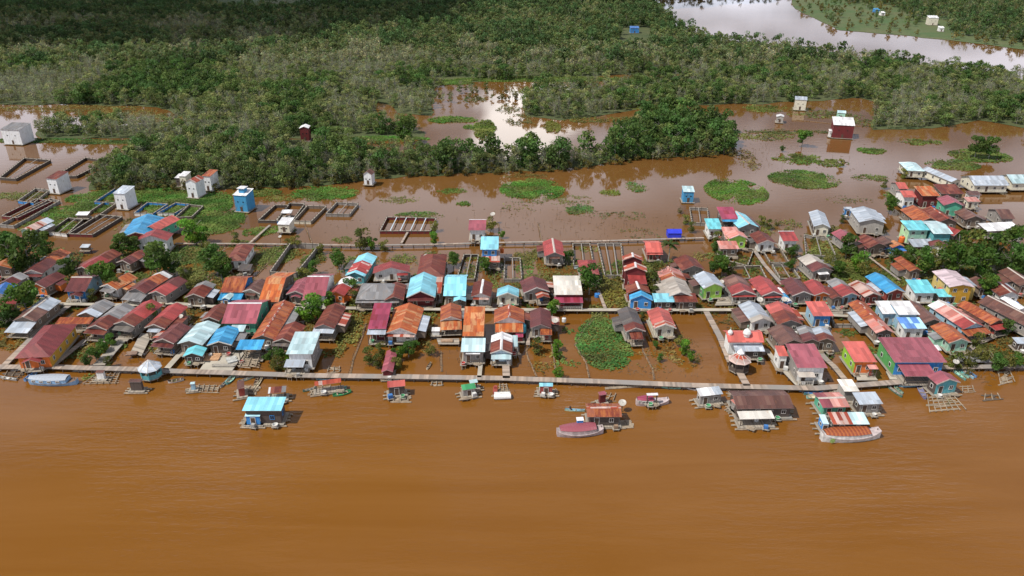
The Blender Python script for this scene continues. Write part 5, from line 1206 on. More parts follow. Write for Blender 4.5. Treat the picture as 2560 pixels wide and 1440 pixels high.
def make_tree(kind, H, Rr, nleaf, ls, tint, nb, seed, trunk=.16, squash=.8, bcol=None, low=.35):
    """returns crown (verts, quads, tint) and wood (verts, quads); unit metres"""
    r = np.random.default_rng(seed); WV, WF = [], []
    def addp(a, c, r0, r1):
        V, F = prism(a, c, r0, r1); o = len(WV); WV.extend(V); WF.extend([tuple(i + o for i in f) for f in F])
    ends = []
    lean = r.normal(0, .03 * H, 2)
    top = np.array([lean[0], lean[1], H * .75]); addp((0, 0, -.3), top * [.5, .5, .5], trunk, trunk * .75); addp(top * .5, top, trunk * .75, trunk * .35)
    for i in range(nb):
        f = r.uniform(.25, .9); a = r.uniform(0, 6.283); p0 = top * f; l = Rr * r.uniform(.55, 1.05)
        up = r.uniform(.3, 1.0) * l if kind != 'wispy' else r.uniform(1.2, 2.4) * l * .8
        p1 = p0 + np.array([math.cos(a) * l * (1 if kind != 'wispy' else .5), math.sin(a) * l * (1 if kind != 'wispy' else .5), up]); p1[2] = min(p1[2], H * 1.02)
        addp(p0, p1, trunk * .4, trunk * .16); ends.append(p1)
        if kind != 'dense':
            for _ in range(2):
                q = p0 + (p1 - p0) * r.uniform(.4, .8); e = q + r.normal(0, l * .35, 3) * [1, 1, .4] + [0, 0, l * .6]; addp(q, e, trunk * .2, trunk * .12); ends.append(e)
    # leaf clumps
    nc = {'dense': 11, 'olive': 12, 'wispy': 14}.get(kind, 12); cl = []
    for i in range(nc):
        a = r.uniform(0, 6.283); rad = Rr * math.sqrt(r.uniform(0, 1)) * .75; zz = H * (low + (1 - low) * r.uniform(.1, .95)) 
        w = 1 - .55 * abs((zz / H - .62) / .45); cl.append((math.cos(a) * rad * max(.3, w), math.sin(a) * rad * max(.3, w), zz, Rr * r.uniform(.28, .5)))
    cl = np.array(cl); ci = r.integers(0, nc, nleaf); d = r.normal(0, 1, (nleaf, 3)); d /= np.linalg.norm(d, axis=1)[:, None]; d[:, 2] = np.abs(d[:, 2]) * r.choice([1, 1, 1, -.6], nleaf)
    rr = cl[ci, 3:4] * r.uniform(.7, 1.12, (nleaf, 1)); P = cl[ci, :3] + d * rr * [1, 1, squash]
    nrm = d + r.normal(0, .55, (nleaf, 3)); nrm /= np.linalg.norm(nrm, axis=1)[:, None]
    e = np.cross(nrm, r.normal(0, 1, (nleaf, 3))); e /= np.linalg.norm(e, axis=1)[:, None]; g = np.cross(nrm, e)
    s = ls * r.uniform(.6, 1.3, (nleaf, 1)) / 2; asp = r.uniform(.6, 1.0, (nleaf, 1))
    V = np.stack([P - e * s - g * s * asp, P + e * s - g * s * asp * .5, P + e * s * .8 + g * s * asp, P - e * s * .6 + g * s * asp], 1).reshape(-1, 3)
    V[:, 2] = np.maximum(V[:, 2], .05)
    F = np.arange(nleaf * 4).reshape(-1, 4)
    ct = np.array(tint)[None] * r.uniform(.72, 1.32, (nc, 1))[ci] * r.uniform(.8, 1.25, (nleaf, 1)); ct[:, 0] *= r.uniform(.85, 1.3, nc)[ci]
    T4 = np.repeat(np.concatenate([ct, np.ones((nleaf, 1))], 1), 4, 0)
    return V, F, T4, np.array(WV), np.array(WF)
def mesh_np(name, V, F, tint=None, mats=(), mi=None):
    me = bpy.data.meshes.new(name); nv, nf = len(V), len(F)
    me.vertices.add(nv); me.vertices.foreach_set('co', np.ascontiguousarray(V, np.float32).ravel())
    me.loops.add(nf * 4); me.loops.foreach_set('vertex_index', np.ascontiguousarray(F, np.int32).ravel())
    me.polygons.add(nf); me.polygons.foreach_set('loop_start', np.arange(0, nf * 4, 4, dtype=np.int32)); me.polygons.foreach_set('loop_total', np.full(nf, 4, np.int32))
    for m in mats: me.materials.append(m)
    if mi is not None: me.polygons.foreach_set('material_index', mi.astype(np.int32))
    if tint is not None:
        a = me.color_attributes.new('tint', 'FLOAT_COLOR', 'POINT'); a.data.foreach_set('color', np.ascontiguousarray(tint, np.float32).ravel())
    me.update(calc_edges=True); return me
BAND = {  # name: (kind, H, R, leaves, leaf size, tint, branches, trunk)
 'dark':  [make_tree('dense', 9.5, 4.4, 460, .72, (.068, .130, .030), 5, 10 + i, .18, low=.0) for i in range(4)],
 'mid':   [make_tree('dense', 8.5, 3.8, 420, .62, (.105, .160, .045), 6, 30 + i, .15, low=.0) for i in range(4)],
 'olive': [make_tree('olive', 9, 3.2, 320, .52, (.150, .190, .068), 12, 50 + i, .13, low=.02) for i in range(4)],
 'wispy': [make_tree('wispy', 9, 2.8, 210, .42, (.215, .242, .120), 22, 70 + i, .12, low=.05) for i in range(4)],
 'yellow':[make_tree('olive', 5, 2.6, 200, .6, (.115, .110, .025), 5, 90 + i, .12, low=.05) for i in range(3)],
}
FAR = {
 'dark':  [make_tree('dense', 12, 4.6, 200, 1.1, (.060, .105, .032), 0, 110 + i, .25, low=.05) for i in range(4)],
 'mid':   [make_tree('dense', 10, 4.0, 180, 1.0, (.100, .145, .046), 0, 130 + i, .2, low=.05) for i in range(4)],
 'olive': [make_tree('olive', 10, 3.6, 150, .85, (.150, .185, .072), 8, 150 + i, .2, low=.2) for i in range(4)],
 'wispy': [make_tree('wispy', 10, 3.2, 100, .75, (.21, .235, .120), 12, 170 + i, .17, low=.3) for i in range(4)],
 'yellow':[make_tree('olive', 6, 3.2, 70, 1.1, (.105, .100, .025), 3, 190 + i, .15, low=.05) for i in range(3)],
}
VIL = {
 'round':  [make_tree('dense', 7, 3.2, 1500, .44, (.070, .150, .022), 8, 210 + i, .2, low=.2) for i in range(3)],
 'deep':   [make_tree('dense', 7.5, 3.4, 1500, .47, (.060, .118, .022), 8, 220 + i, .2, low=.2) for i in range(3)],
 'oliveb': [make_tree('dense', 5, 2.6, 800, .36, (.125, .150, .032), 9, 230 + i, .1, low=.05) for i in range(3)],
 'scrub':  [make_tree('olive', 2.6, 2.0, 260, .30, (.13, .115, .035), 7, 240 + i, .06, low=.02) for i in range(3)],
 'bright': [make_tree('dense', 5.5, 2.8, 1300, .40, (.10, .22, .022), 7, 250 + i, .16, low=.1) for i in range(3)],
}
# ---- where the wood stands
def sample(poly, step, seed):
    r = np.random.default_rng(seed); Wp = wp(poly); xs = [p[0] for p in Wp]; ys = [p[1] for p in Wp]
    gx, gy = np.meshgrid(np.arange(min(xs), max(xs), step), np.arange(min(ys), min(max(ys), 2100), step)); x = (gx + r.uniform(-.45, .45, gx.shape) * step).ravel(); y = (gy + r.uniform(-.45, .45, gy.shape) * step).ravel()
    k = inside(x, y, Wp)
    for cpoly in CLEAR: k &= ~inside(x, y, wp(cpoly))
    u = x / (y * cp + CAMH * sp_); k &= np.abs(u) < 1340 / FPX + .10
    return x[k], y[k]
def lod(P, step0):                                   # wider spacing with distance
    X, Y = [], []
    for lo, hi, st in ((0, 430, step0), (430, 650, step0 * 1.12), (650, 950, step0 * 1.35), (950, 2100, step0 * 1.9)):
        x, y = sample(P, st, int(lo) + 3); k = (y >= lo) & (y < hi); X.append(x[k]); Y.append(y[k])
    return np.concatenate(X), np.concatenate(Y)
pts = []
for P, st, tag_ in ((P1, 4.15, 'main'), (P3, 3.6, 'belt'), (PT6, 5.5, 'far'), (PT7, 6, 'far')):
    x, y = lod(P, st)
    for a, c in zip(x, y): pts.append((a, c, tag_))
x, y = lod(P6, 12)
for a, c in zip(x, y): pts.append((a, c, 'bank'))
rb = random.Random(21)
for _ in range(150):                                 # low bushes standing along the flooded edge of the belt
    px_ = rb.uniform(240, 1830); ye = np.interp(px_, [240, 700, 960, 1200, 1450, 1600, 1832], [474, 471, 443, 435, 421, 400, 388]) + rb.uniform(-3, 5); q = U(px_, ye); pts.append((q.x, q.y, 'edge'))
for _ in range(90):
    px_ = rb.uniform(1090, 1560); q = U(px_, rb.uniform(225, 262)); pts.append((q.x, q.y, 'edge'))
def choose(x, y, z):
    px, py = PX((x, y, 5)); n = noise.noise(Vector((x * .016, y * .010, 3.1))); n2 = noise.noise(Vector((x * .05, y * .05, 9.7)))
    r = random.random(); n3 = noise.noise(Vector((x * .03, y * .02, 30)))
    if py < 130 and n3 > .12 and z == 'main': return 'mid' if r < .5 else 'olive'
    if z == 'edge': return 'yellow' if r < .7 else 'wispy' if r < .85 else 'mid'
    if z == 'bank': return 'yellow' if r < .75 else 'mid'
    if z == 'far': return 'dark' if r < .45 else 'mid' if r < .8 else 'olive'
    if z == 'belt':
        if px > 1540: return 'dark' if r < .6 else ('mid' if r < .9 else 'olive')
        v = n2 * 1.6 + r * .9
        return 'mid' if v < .12 else 'olive' if v < .62 else 'wispy' if v < .8 else ('dark' if v < 1.05 else 'mid')
    if py < 40: return 'dark' if r < .75 else 'mid'
    if 950 < px < 1750 and 40 < py < 120 and n > -.15: return 'dark' if r < .6 else 'mid'
    if px > 1080 and py > 90: v = n2 * 1.3 + r * .9; return 'wispy' if v < .1 else 'olive' if v < .5 else 'mid' if v < .78 else 'olive' if v < .95 else 'dark'
    v = n * 1.5 + n2 * .9 + (r - .5) * .7
    return 'dark' if v < -.42 else 'mid' if v < -.08 else 'olive' if v < .36 else 'wispy'
items = []
for x, y, z in pts:
    k = choose(x, y, z); s = random.choice((random.uniform(.5, .85), random.uniform(.75, 1.1), random.uniform(.85, 1.3)))
    if z == 'edge': s *= .7
    s *= 1.1 if (z == 'belt' and k == 'dark') else .88
    items.append((x, y, k, s, z))
items.sort(key=lambda i: i[1])
# hidden-or-not matters little: the nearest trees show largest and are individuals
NEAR = 300
TXT = {'dark': 'dark green broad crowned tree', 'mid': 'mid green leafy tree', 'olive': 'olive green thin crowned tree', 'wispy': 'pale bare branched tree', 'yellow': 'low yellowish bush'}
PROTO = {}
def tree_obj(src, key, x, y, s, name, label, cat, group, rz, sz=1.0, z=0.0):
    if key not in PROTO:
        V, F, T4, WV, WF = src; PROTO[key] = (mesh_np('crown', V, F, T4, [M_LEAF]), mesh_np('trunk', WV, WF, None, [M_BARK]))
    cr, tr = PROTO[key]; t = thing(name, label, cat, (x, y, z), rz, group); t.scale = (s, s, s * sz)
    link('crown', cr, t); link('trunk', tr, t); return t
def zone(x, y, z):
    px, py = PX((x, y, 3))
    if z in ('belt', 'edge') and not (z == 'edge' and py < 300):
        if px < 560: return 'left end of the long tree belt'
        if px < 900: return 'tree belt behind the bright blue tower'
        if px < 1200: return 'tree belt right of the slim white tower'
        if px < 1550: return 'middle of the long tree belt above the ponds'
        return 'dense round clump ending the tree belt'
    return 'flooded wood edge at the left' if px < 900 else 'flooded wood edge at the right'
ind = [i for i in items if abs(PX((i[0], i[1], 0))[0] - 1280) < 1300][:NEAR]; ids = set(id(i) for i in ind)
for i in ind:
    x, y, k, s, z = i; j = random.randrange(len(BAND[k])); zn = zone(x, y, z)
    tree_obj(BAND[k][j], (k, j), x, y, s, 'forest_tree', f'{TXT[k]} in the {zn}', 'tree', f'{TXT[k]}s in the {zn}', random.uniform(0, 6.28))
# the rest of the wood: one mesh
VS, FS, TS, MI = [], [], [], []; off = 0
for i in items:
    if id(i) in ids: continue
    x, y, k, s, z = i; src = (BAND if y < 520 else FAR)[k]; V, F, T4, WV, WF = src[random.randrange(len(src))]
    a = random.uniform(0, 6.28); ca, sa = math.cos(a), math.sin(a); M3 = np.array([[ca, -sa, 0], [sa, ca, 0], [0, 0, 1]]) * s
    g = random.uniform(.75, 1.28)
    for vv, ff, tt, mi in ((V, F, T4, 0), (WV, WF, None, 1)):
        if len(ff) == 0: continue
        VS.append((vv @ M3.T + [x, y, 0]).astype(np.float32)); FS.append(ff + off); off += len(vv)
        TS.append((tt * [g, g, g, 1]).astype(np.float32) if tt is not None else np.ones((len(vv), 4), np.float32)); MI.append(np.full(len(ff), mi))
print('forest trees', len(items), 'quads', sum(len(f) for f in FS))
o = link('far_forest', mesh_np('far_forest', np.concatenate(VS), np.concatenate(FS), np.concatenate(TS), [M_LEAF, M_BARK], np.concatenate(MI))); o['kind'] = 'stuff'; o['label'] = 'dense flooded wood behind the village'
del VS, FS, TS
# ---- village trees: crown centre in pixels, crown radius in pixels, kind, label
VT = [
 (15,618,36,'deep','broad dark tree at the left edge below the timber pens'),(62,625,38,'deep','largest dark tree left of the streaked rust roof'),(108,612,24,'deep','dark tree between the mint walled house and the white house'),(45,655,20,'round','small green tree over the rust orange roof'),
 (165,668,22,'deep','dark tree between two maroon roofed houses at left'),(58,742,34,'round','round bright tree beside the blue roof at the left edge'),(22,775,24,'deep','dark bush below the round bright tree at left'),(8,800,20,'deep','dark shrub at the left edge above the pale blue roof'),
 (262,685,28,'round','tall green tree left of the orange rust roof'),(282,712,18,'deep','dark tree under the tall green tree'),(232,735,12,'oliveb','olive shrub by the blue posted porch'),(300,608,22,'deep','dark tree between the broad dark pen and the white house'),
 (332,610,18,'deep','dark tree left of the big white house'),(385,640,34,'deep','big dark tree in front of the big white house'),(430,660,22,'deep','dark tree right of the big dark tree'),(455,685,18,'oliveb','olive tree behind the red and maroon roof'),
 (478,712,14,'oliveb','olive bush beside the rust red roof'),(470,742,11,'oliveb','small olive bush above the concrete walk'),(540,640,30,'deep','tall dark tree right of the grassy bank'),(552,672,28,'round','green tree in front of the tall dark tree'),
 (520,618,18,'oliveb','olive tree left of the tall dark tree'),(475,578,24,'bright','bright bush on the weedy bank right of the white house'),(505,585,18,'bright','smaller bright bush on the weedy bank'),(585,594,12,'oliveb','small tree above the far plank walk'),
 (790,765,24,'bright','bright green tree below the dormer house'),(762,778,20,'bright','bright green bush left of the bright tree'),(818,750,16,'bright','small bright tree beside the half white roof'),(845,645,20,'round','green tree beside the brown inner pond'),
 (762,682,16,'oliveb','olive bush below the grey boarded pen'),(780,668,14,'round','green bush right of the grey boarded pen'),(800,618,10,'oliveb','small tree beside the far plank walk'),(905,592,20,'oliveb','wide olive bush left of the dark red framed pond'),
 (930,606,14,'bright','bright bush on the far plank walk'),(960,609,12,'oliveb','olive bush below the large dark red pen'),(875,715,18,'round','green tree right of the red and white roof'),(882,742,14,'oliveb','olive shrub beside the wide hipped roof'),
 (1005,745,11,'round','small tree between the hipped roof and the blue gable'),(1085,596,12,'bright','bright bush right of the large dark red pen'),(1083,562,11,'oliveb','olive bush at the corner of the large dark red pen'),(1133,645,16,'round','green tree over the turquoise roof piece'),
 (1213,662,16,'round','green tree in front of the rust and white stripes'),(1254,585,8,'bright','slender bush right of the square pale blue roof'),(1226,556,14,'oliveb','yellowish bush behind the pink red cabin'),(1418,638,13,'round','green tree right of the dark red roofed house'),
 (1474,696,27,'round','round bright tree beside the creamy flat roof'),(1381,768,17,'bright','light green tree on the concrete walk'),(1648,676,20,'oliveb','olive tree right of the stacked red tower house'),(1632,702,18,'oliveb','olive tree beside the flat bright red roof'),
 (1632,728,14,'oliveb','olive shrub behind the bright blue cottage'),(1808,662,20,'round','green tree above the lime green house'),(1785,668,16,'round','green bush left of the lower brown square pond'),(1830,672,14,'oliveb','olive bush right of the maroon roof by the pond'),
 (1795,592,12,'oliveb','olive bush beside the small turquoise cabin'),(1790,615,12,'deep','dark bush left of the ragged plank shack'),(1800,640,12,'deep','dark bush below the ragged plank shack'),(1978,660,12,'round','small green tree between the netted ponds'),
 (1982,626,13,'round','green bush below the red roof with shutters'),(2120,612,24,'deep','dark round tree before the pinkish front roof'),(2150,652,20,'bright','bright palm like tree above the azure roof'),(2082,652,18,'oliveb','olive tree beside the grey and maroon roof'),
 (2100,672,16,'round','green shrub above the red roofed row'),(2170,668,18,'oliveb','olive tree left of the narrow rust roof'),(2315,652,26,'round','green tree above the tall yellow house'),(2350,628,24,'oliveb','olive tree at the foot of the teal house'),
 (2398,640,34,'round','wide green tree above the pinkish white roof'),(2445,612,32,'oliveb','broad olive tree below the long white roof'),(2455,648,30,'round','broad green tree right of the yellow house'),(2498,625,36,'deep','large dark tree at the right'),
 (2540,640,34,'deep','large dark tree at the right edge'),(2540,590,24,'round','green tree at the right edge by the white roof'),(2278,640,22,'deep','dark tree left of the mint terrace trees'),(2235,636,16,'deep','dark tree above the narrow streaked rust roof'),
 (2228,506,18,'round','green tree left of the crowded cluster'),(2262,430,10,'oliveb','bush below the cream school pavilion'),(2472,712,24,'round','round tree left of the dark red roof at right'),(2420,590,18,'round','green tree behind the red roof with dark gable'),
 (2516,815,18,'deep','dark tree before the grey tin shed'),(275,850,13,'round','upper bush of the hedge beside the pale platform'),(258,866,14,'round','second bush of the hedge beside the pale platform'),(238,884,17,'round','large lower bush of the hedge beside the pale platform'),
 (218,898,12,'deep','lowest bush of the hedge by the boardwalk'),(272,903,11,'oliveb','bush at the front end of the pale platform'),(374,780,18,'bright','bushy tree between the two red long roofs'),(690,905,15,'oliveb','bush left of the grey front shelter'),
 (698,885,15,'round','green bush behind the grey front shelter'),(672,890,12,'round','green bush beside the driftwood heap'),(722,892,11,'bright','bright bush behind the tall metal roof house'),(716,912,10,'oliveb','low bush at the boardwalk left of the shelter'),
 (925,885,17,'oliveb','olive tree left of the long narrow boat shed'),(950,872,15,'oliveb','olive bush behind the long narrow boat shed'),(945,900,13,'oliveb','low olive bush left of the boat shed front'),(995,880,16,'bright','bright bush right of the boat shed'),
 (1020,872,15,'round','green bush below the mottled rust roof house'),(1036,860,10,'round','small bush at the corner of the mottled rust roof house'),(990,905,13,'oliveb','low yellow bush before the boat shed'),(1076,870,12,'oliveb','thin tall shrub in the middle flooded yard'),
 (1345,862,16,'oliveb','olive bush below the maroon roof with the dish'),(1395,862,12,'bright','upper bush of the thin green row'),(1394,884,11,'bright','lower bush of the thin green row'),(1605,790,10,'oliveb','shrub between the charcoal and bright red roofs'),
 (1650,893,8,'round','small round shrub in the open flooded yard'),(1640,862,8,'round','smaller round shrub below the bright red roof'),(1712,868,14,'bright','bright shrub of the slanting bush row'),(1728,888,12,'bright','lower bright shrub of the slanting bush row'),
 (1700,850,11,'oliveb','upper olive shrub of the slanting bush row'),(1742,900,9,'scrub','grey low shrub ending the slanting bush row'),(1395,930,12,'bright','green clump on the line of poles at the boardwalk'),(2008,342,16,'round','upright tree in the far pond left of the dark red tower'),
 (1957,370,6,'deep','tiny round bush in the far pond'),(2445,362,20,'deep','left half of the big bush in the right pond'),(2480,366,20,'deep','right half of the big bush in the right pond'),(2104,404,8,'oliveb','bush on the upper weed island'),
 (2210,458,9,'oliveb','bush at the end of the thin weed island'),(2390,900,18,'oliveb','bush left of the mint green gable'),(2425,895,18,'oliveb','bush in front of the mint green gable'),(2460,880,18,'oliveb','bush right of the mint green gable'),(2490,900,20,'deep','dark bush at the right boardwalk end'),
 (2520,895,18,'oliveb','olive bush at the right boardwalk end'),(2450,850,16,'oliveb','olive tree beside the rust gable roof at right'),(2545,900,16,'round','green bush cut by the right edge of the boardwalk'),(2420,925,13,'scrub','grey green shrub hanging over the canoes'),
 (2070,950,5,'scrub','tuft by the cream concrete yard'),(1372,958,6,'scrub','potted plants on the pale blue roofed float'),(740,600,12,'oliveb','yellowish bush below the beige hut on stilts'),(720,604,9,'oliveb','small yellow bush by the beige hut'),
 (795,330,20,'oliveb','tree'),(1010,320,26,'deep','dark round tree beside the far mirror pond'),(1040,262,22,'mid','x'),(1905,548,10,'oliveb','bush row near the silver roofed house'),(1925,560,10,'oliveb','second bush of the row near the silver roofed house'),(1945,556,9,'scrub','third low bush of the row near the silver roofed house'),
 (2085,575,12,'oliveb','bush between the two silver roofed pond houses'),(2105,545,8,'oliveb','bush behind the concrete pond house'),(1715,545,10,'oliveb','bush beside the grey netted pen'),(1730,565,10,'oliveb','bush below the grey netted pen'),(1700,525,8,'scrub','shrub under the square blue tower'),
]
for (cx, cy, rp_, kd, lab) in VT:
    if lab in ('tree', 'x'): continue
    V0 = VIL[kd][0]; H0 = float(V0[0][:, 2].max()); R0 = float(np.percentile(np.hypot(V0[0][:, 0], V0[0][:, 1]), 93))
    zc = 2.5
    for _ in range(3):
        sc = SCL(cx, cy, zc); s = rp_ / sc / R0 * 1.02; zc = H0 * s * .55
    p = U(cx, cy, zc); j = random.randrange(len(VIL[kd]))
    tree_obj(VIL[kd][j], (kd, 'v', j), p.x, p.y, s, 'bush' if kd in ('scrub',) or 'bush' in lab or 'shrub' in lab else 'tree', lab, 'bush' if ('bush' in lab or 'shrub' in lab or kd == 'scrub') else 'tree', None, random.uniform(0, 6.28))
# palms
def palm(px, py, h, label, sc=1.0):
    p = U(px, py, 0); t = thing('palm_tree', label, 'palm tree', (p.x, p.y, 0)); b = MB()
    b.tube((0, 0, -.3), (.15, 0, h * .5), .2, 6, r2=.15); b.tube((.15, 0, h * .5), (.2, .1, h), .15, 6, r2=.12); b.obj('trunk', M_BARK, t)
    V, F, Tn = [], [], []
    for k in range(18):
        a = k * 2.4; el = random.uniform(-.1, .9); L = 3.0 * sc; prev = np.array([.2, .1, h]); d = np.array([math.cos(a) * math.cos(el), math.sin(a) * math.cos(el), math.sin(el)]); side = np.array([-math.sin(a), math.cos(a), 0])
        for i in range(7):
            nx = prev + d * L / 7; d[2] -= .2; d /= np.linalg.norm(d); w = .5 * math.sin(math.pi * (i + .6) / 7.5) * sc
            for s in (-1, 1):
                o = len(V); V += [prev, nx, nx + side * s * w - [0, 0, w * .5], prev + side * s * w - [0, 0, w * .5]]; F.append((o, o + 1, o + 2, o + 3)); g = random.uniform(.8, 1.3); Tn += [(.06 * g, .10 * g, .02 * g, 1)] * 4
            prev = nx
    link('fronds', mesh_np('fronds', np.array(V), np.array(F), np.array(Tn), [M_LEAF]), t)
palm(1670, 655, 6, 'coconut palm beside the small red roofed house', 1.05); palm(2140, 672, 4.5, 'palm above the bold striped rust roof'); palm(1645, 752, 2.2, 'banana plant behind the bright blue cottage', .7)
palm(1965, 745, 3, 'small palm between red roofs'); palm(1735, 690, 3, 'yellowish banana plant behind the silver striped roof', .7)
# ================================================================ FLOATING WEED, SCRUB (nobody could count it)
WE = [ (1130,300,60,8,1,(.06,.13,.02),.5),(1210,322,26,22,.95,(.08,.12,.02),.8),(1380,318,20,14,.8,(.10,.11,.02),.6),(1190,250,30,10,.4,(.10,.10,.04),.8),(1270,272,30,12,.35,(.10,.10,.04),.8),(1300,300,40,14,.35,(.09,.09,.04),.6),(1470,300,60,8,.4,(.10,.11,.03),.5),(1560,300,40,8,.3,(.10,.11,.03),.4),(470,505,100,30,1,(.05,.125,.022),.4),(330,470,90,14,1,(.05,.12,.02),.4),(560,548,50,26,.95,(.055,.12,.022),.4),(230,520,50,14,.9,(.05,.12,.022),.4),(640,482,60,10,.8,(.06,.12,.02),.4),(440,640,70,26,.9,(.07,.12,.03),.5),(690,640,45,22,.9,(.10,.13,.035),.5),(360,700,40,16,.7,(.08,.11,.03),.5),(475,700,30,40,.8,(.09,.12,.03),.7),(540,700,60,20,.7,(.07,.10,.03),.5),(150,700,30,30,.6,(.06,.09,.025),.5),(600,610,40,8,.6,(.08,.12,.03),.4),(770,650,20,30,.5,(.10,.13,.03),.5),(1640,715,26,40,.9,(.09,.12,.03),.9),(1590,870,12,50,.2,(.12,.09,.03),.4),
 # cx, cy, rx, ry (pixels), density, colour, height
 (1510,858,66,62,1,(.050,.130,.030),.5),(1330,474,75,26,1,(.055,.14,.022),.4),(1450,525,36,14,.8,(.05,.12,.03),.35),(1840,478,72,30,1,(.060,.14,.02),.4),(2010,448,82,22,1,(.055,.11,.022),.35),(1590,468,30,12,.7,(.05,.12,.03),.3),
 (1525,482,26,7,.8,(.09,.12,.02),.3),(2180,377,34,8,1,(.06,.12,.02),.3),(1995,398,62,13,.7,(.06,.10,.02),.3),(2080,408,38,10,.7,(.06,.10,.02),.3),(2380,412,62,14,.8,(.06,.10,.025),.35),(2450,390,70,16,.8,(.055,.10,.02),.35),(2300,355,50,8,.7,(.06,.11,.02),.3),
 (2175,445,45,8,.7,(.07,.10,.025),.3),(2240,492,26,12,.7,(.06,.12,.02),.3),(810,483,80,18,1,(.05,.14,.022),.4),(700,495,40,12,.5,(.11,.12,.03),.3),(470,520,100,34,1,(.055,.12,.02),.4),(545,560,60,24,.9,(.055,.12,.02),.4),(380,490,70,20,1,(.05,.13,.02),.4),
 (240,495,70,16,.9,(.05,.13,.02),.4),(170,530,60,16,.8,(.055,.12,.02),.4),(125,565,70,18,.8,(.055,.11,.02),.4),(330,560,40,20,.4,(.12,.10,.03),.3),(645,580,36,12,.8,(.06,.12,.02),.35),(700,575,40,10,.6,(.06,.12,.02),.3),(860,600,30,8,.5,(.09,.12,.03),.3),
 (1050,540,60,10,.6,(.06,.12,.025),.3),(1160,510,18,6,.8,(.07,.13,.02),.3),(1000,500,50,9,.4,(.10,.11,.03),.3),(1310,660,26,28,.6,(.07,.13,.03),.35),(1360,650,20,50,.3,(.11,.11,.03),.3),(1335,700,40,18,.5,(.08,.11,.03),.4),(1420,680,30,30,.3,(.10,.08,.03),.2),
 (1538,735,36,48,.85,(.13,.12,.025),1.4),(1650,715,30,36,.6,(.10,.11,.03),.9),(878,815,34,70,.6,(.13,.125,.03),1.1),(720,910,40,20,.4,(.11,.12,.03),.5),(1470,620,30,12,.3,(.09,.11,.03),.3),(620,620,40,10,.4,(.09,.11,.03),.3),(650,650,40,26,.5,(.09,.11,.03),.5),
 (780,700,30,18,.5,(.09,.12,.03),.6),(1360,905,26,36,.35,(.14,.11,.03),.5),(1400,905,12,24,.6,(.06,.13,.03),.5),(1430,912,20,10,.4,(.07,.13,.03),.3),(1420,828,14,9,.6,(.07,.12,.03),.3),(1680,860,50,40,.3,(.15,.10,.03),.4),(1720,900,40,20,.3,(.12,.09,.03),.4),
 (1830,800,50,24,.35,(.12,.09,.035),.4),(2300,690,90,26,.9,(.085,.10,.025),.9),(2180,690,60,26,.8,(.08,.11,.025),.8),(2080,660,60,40,.8,(.08,.11,.025),.8),(2050,610,40,30,.7,(.10,.11,.03),.7),(2450,665,110,30,.8,(.05,.08,.02),.8),
 (480,795,30,24,.5,(.11,.11,.035),.5),(500,640,60,30,.5,(.08,.11,.03),.5),(60,680,60,20,.6,(.05,.07,.02),.5),(330,650,80,26,.5,(.07,.09,.025),.6),(440,700,50,20,.5,(.09,.10,.03),.6),(2450,880,90,34,.5,(.09,.10,.03),.6),(2500,830,50,24,.4,(.10,.10,.03),.4),
 (100,352,150,5,1,(.03,.09,.02),.3),(300,356,170,5,.9,(.03,.08,.02),.3),(170,272,180,8,.35,(.12,.10,.03),.5),(350,290,120,16,.4,(.12,.10,.03),.5),(1200,318,40,7,.8,(.06,.12,.02),.3),(1215,330,28,16,.45,(.08,.10,.02),.5),(960,348,110,7,.9,(.05,.14,.02),.3),(1340,198,190,7,.9,(.06,.11,.02),.4),(1600,200,130,5,.9,(.06,.11,.02),.4),
 (1130,206,50,7,.9,(.06,.12,.02),.4),(1560,268,140,6,.6,(.09,.10,.02),.4),(1400,262,70,9,.4,(.08,.09,.03),.4),(1920,272,60,9,.6,(.07,.10,.02),.4),(1900,340,90,12,.4,(.09,.10,.03),.4),(1960,330,110,6,.5,(.06,.08,.03),.4),(1860,395,30,30,.35,(.12,.09,.04),.5),
 (2040,285,70,10,.35,(.07,.09,.03),.4),(2140,300,50,16,.3,(.07,.09,.03),.4),(2350,268,120,14,.45,(.09,.08,.025),.4),(2500,282,60,10,.4,(.08,.08,.02),.4),(1310,440,60,6,.4,(.12,.10,.03),.4),(1130,478,36,8,.6,(.06,.12,.02),.3),(1600,582,60,14,.15,(.09,.09,.04),.2),(1560,540,70,10,.2,(.08,.10,.04),.2),
 (1900,570,40,20,.4,(.09,.11,.03),.6),(1960,560,40,16,.35,(.10,.11,.03),.5),(2120,500,60,10,.15,(.08,.09,.04),.2),(1400,500,80,14,.25,(.08,.11,.03),.2),(60,490,80,12,.5,(.08,.10,.03),.4),(1290,520,60,16,.12,(.09,.09,.04),.3),(930,770,40,10,.4,(.14,.12,.04),.5),(1650,890,70,40,.12,(.15,.09,.04),.2),
 (1240,690,30,14,.5,(.07,.11,.03),.6),(1090,700,40,16,.4,(.06,.10,.03),.6),(1390,730,26,14,.4,(.07,.11,.03),.5),(1300,730,20,14,.5,(.07,.10,.03),.5),(1070,790,30,22,.5,(.08,.11,.03),.8),(1070,850,20,40,.3,(.12,.10,.03),.5),(2360,905,50,20,.5,(.09,.10,.03),.6),(150,965,30,2,.01,(.1,.1,.03),.2),
 (225,945,26,7,.6,(.08,.12,.03),.4),(1355,970,12,4,.5,(.08,.14,.02),.5),(2380,985,24,7,.4,(.10,.09,.03),.3),(440,955,18,8,.4,(.08,.11,.03),.4),(2360,1000,22,10,.3,(.10,.09,.03),.3),
]

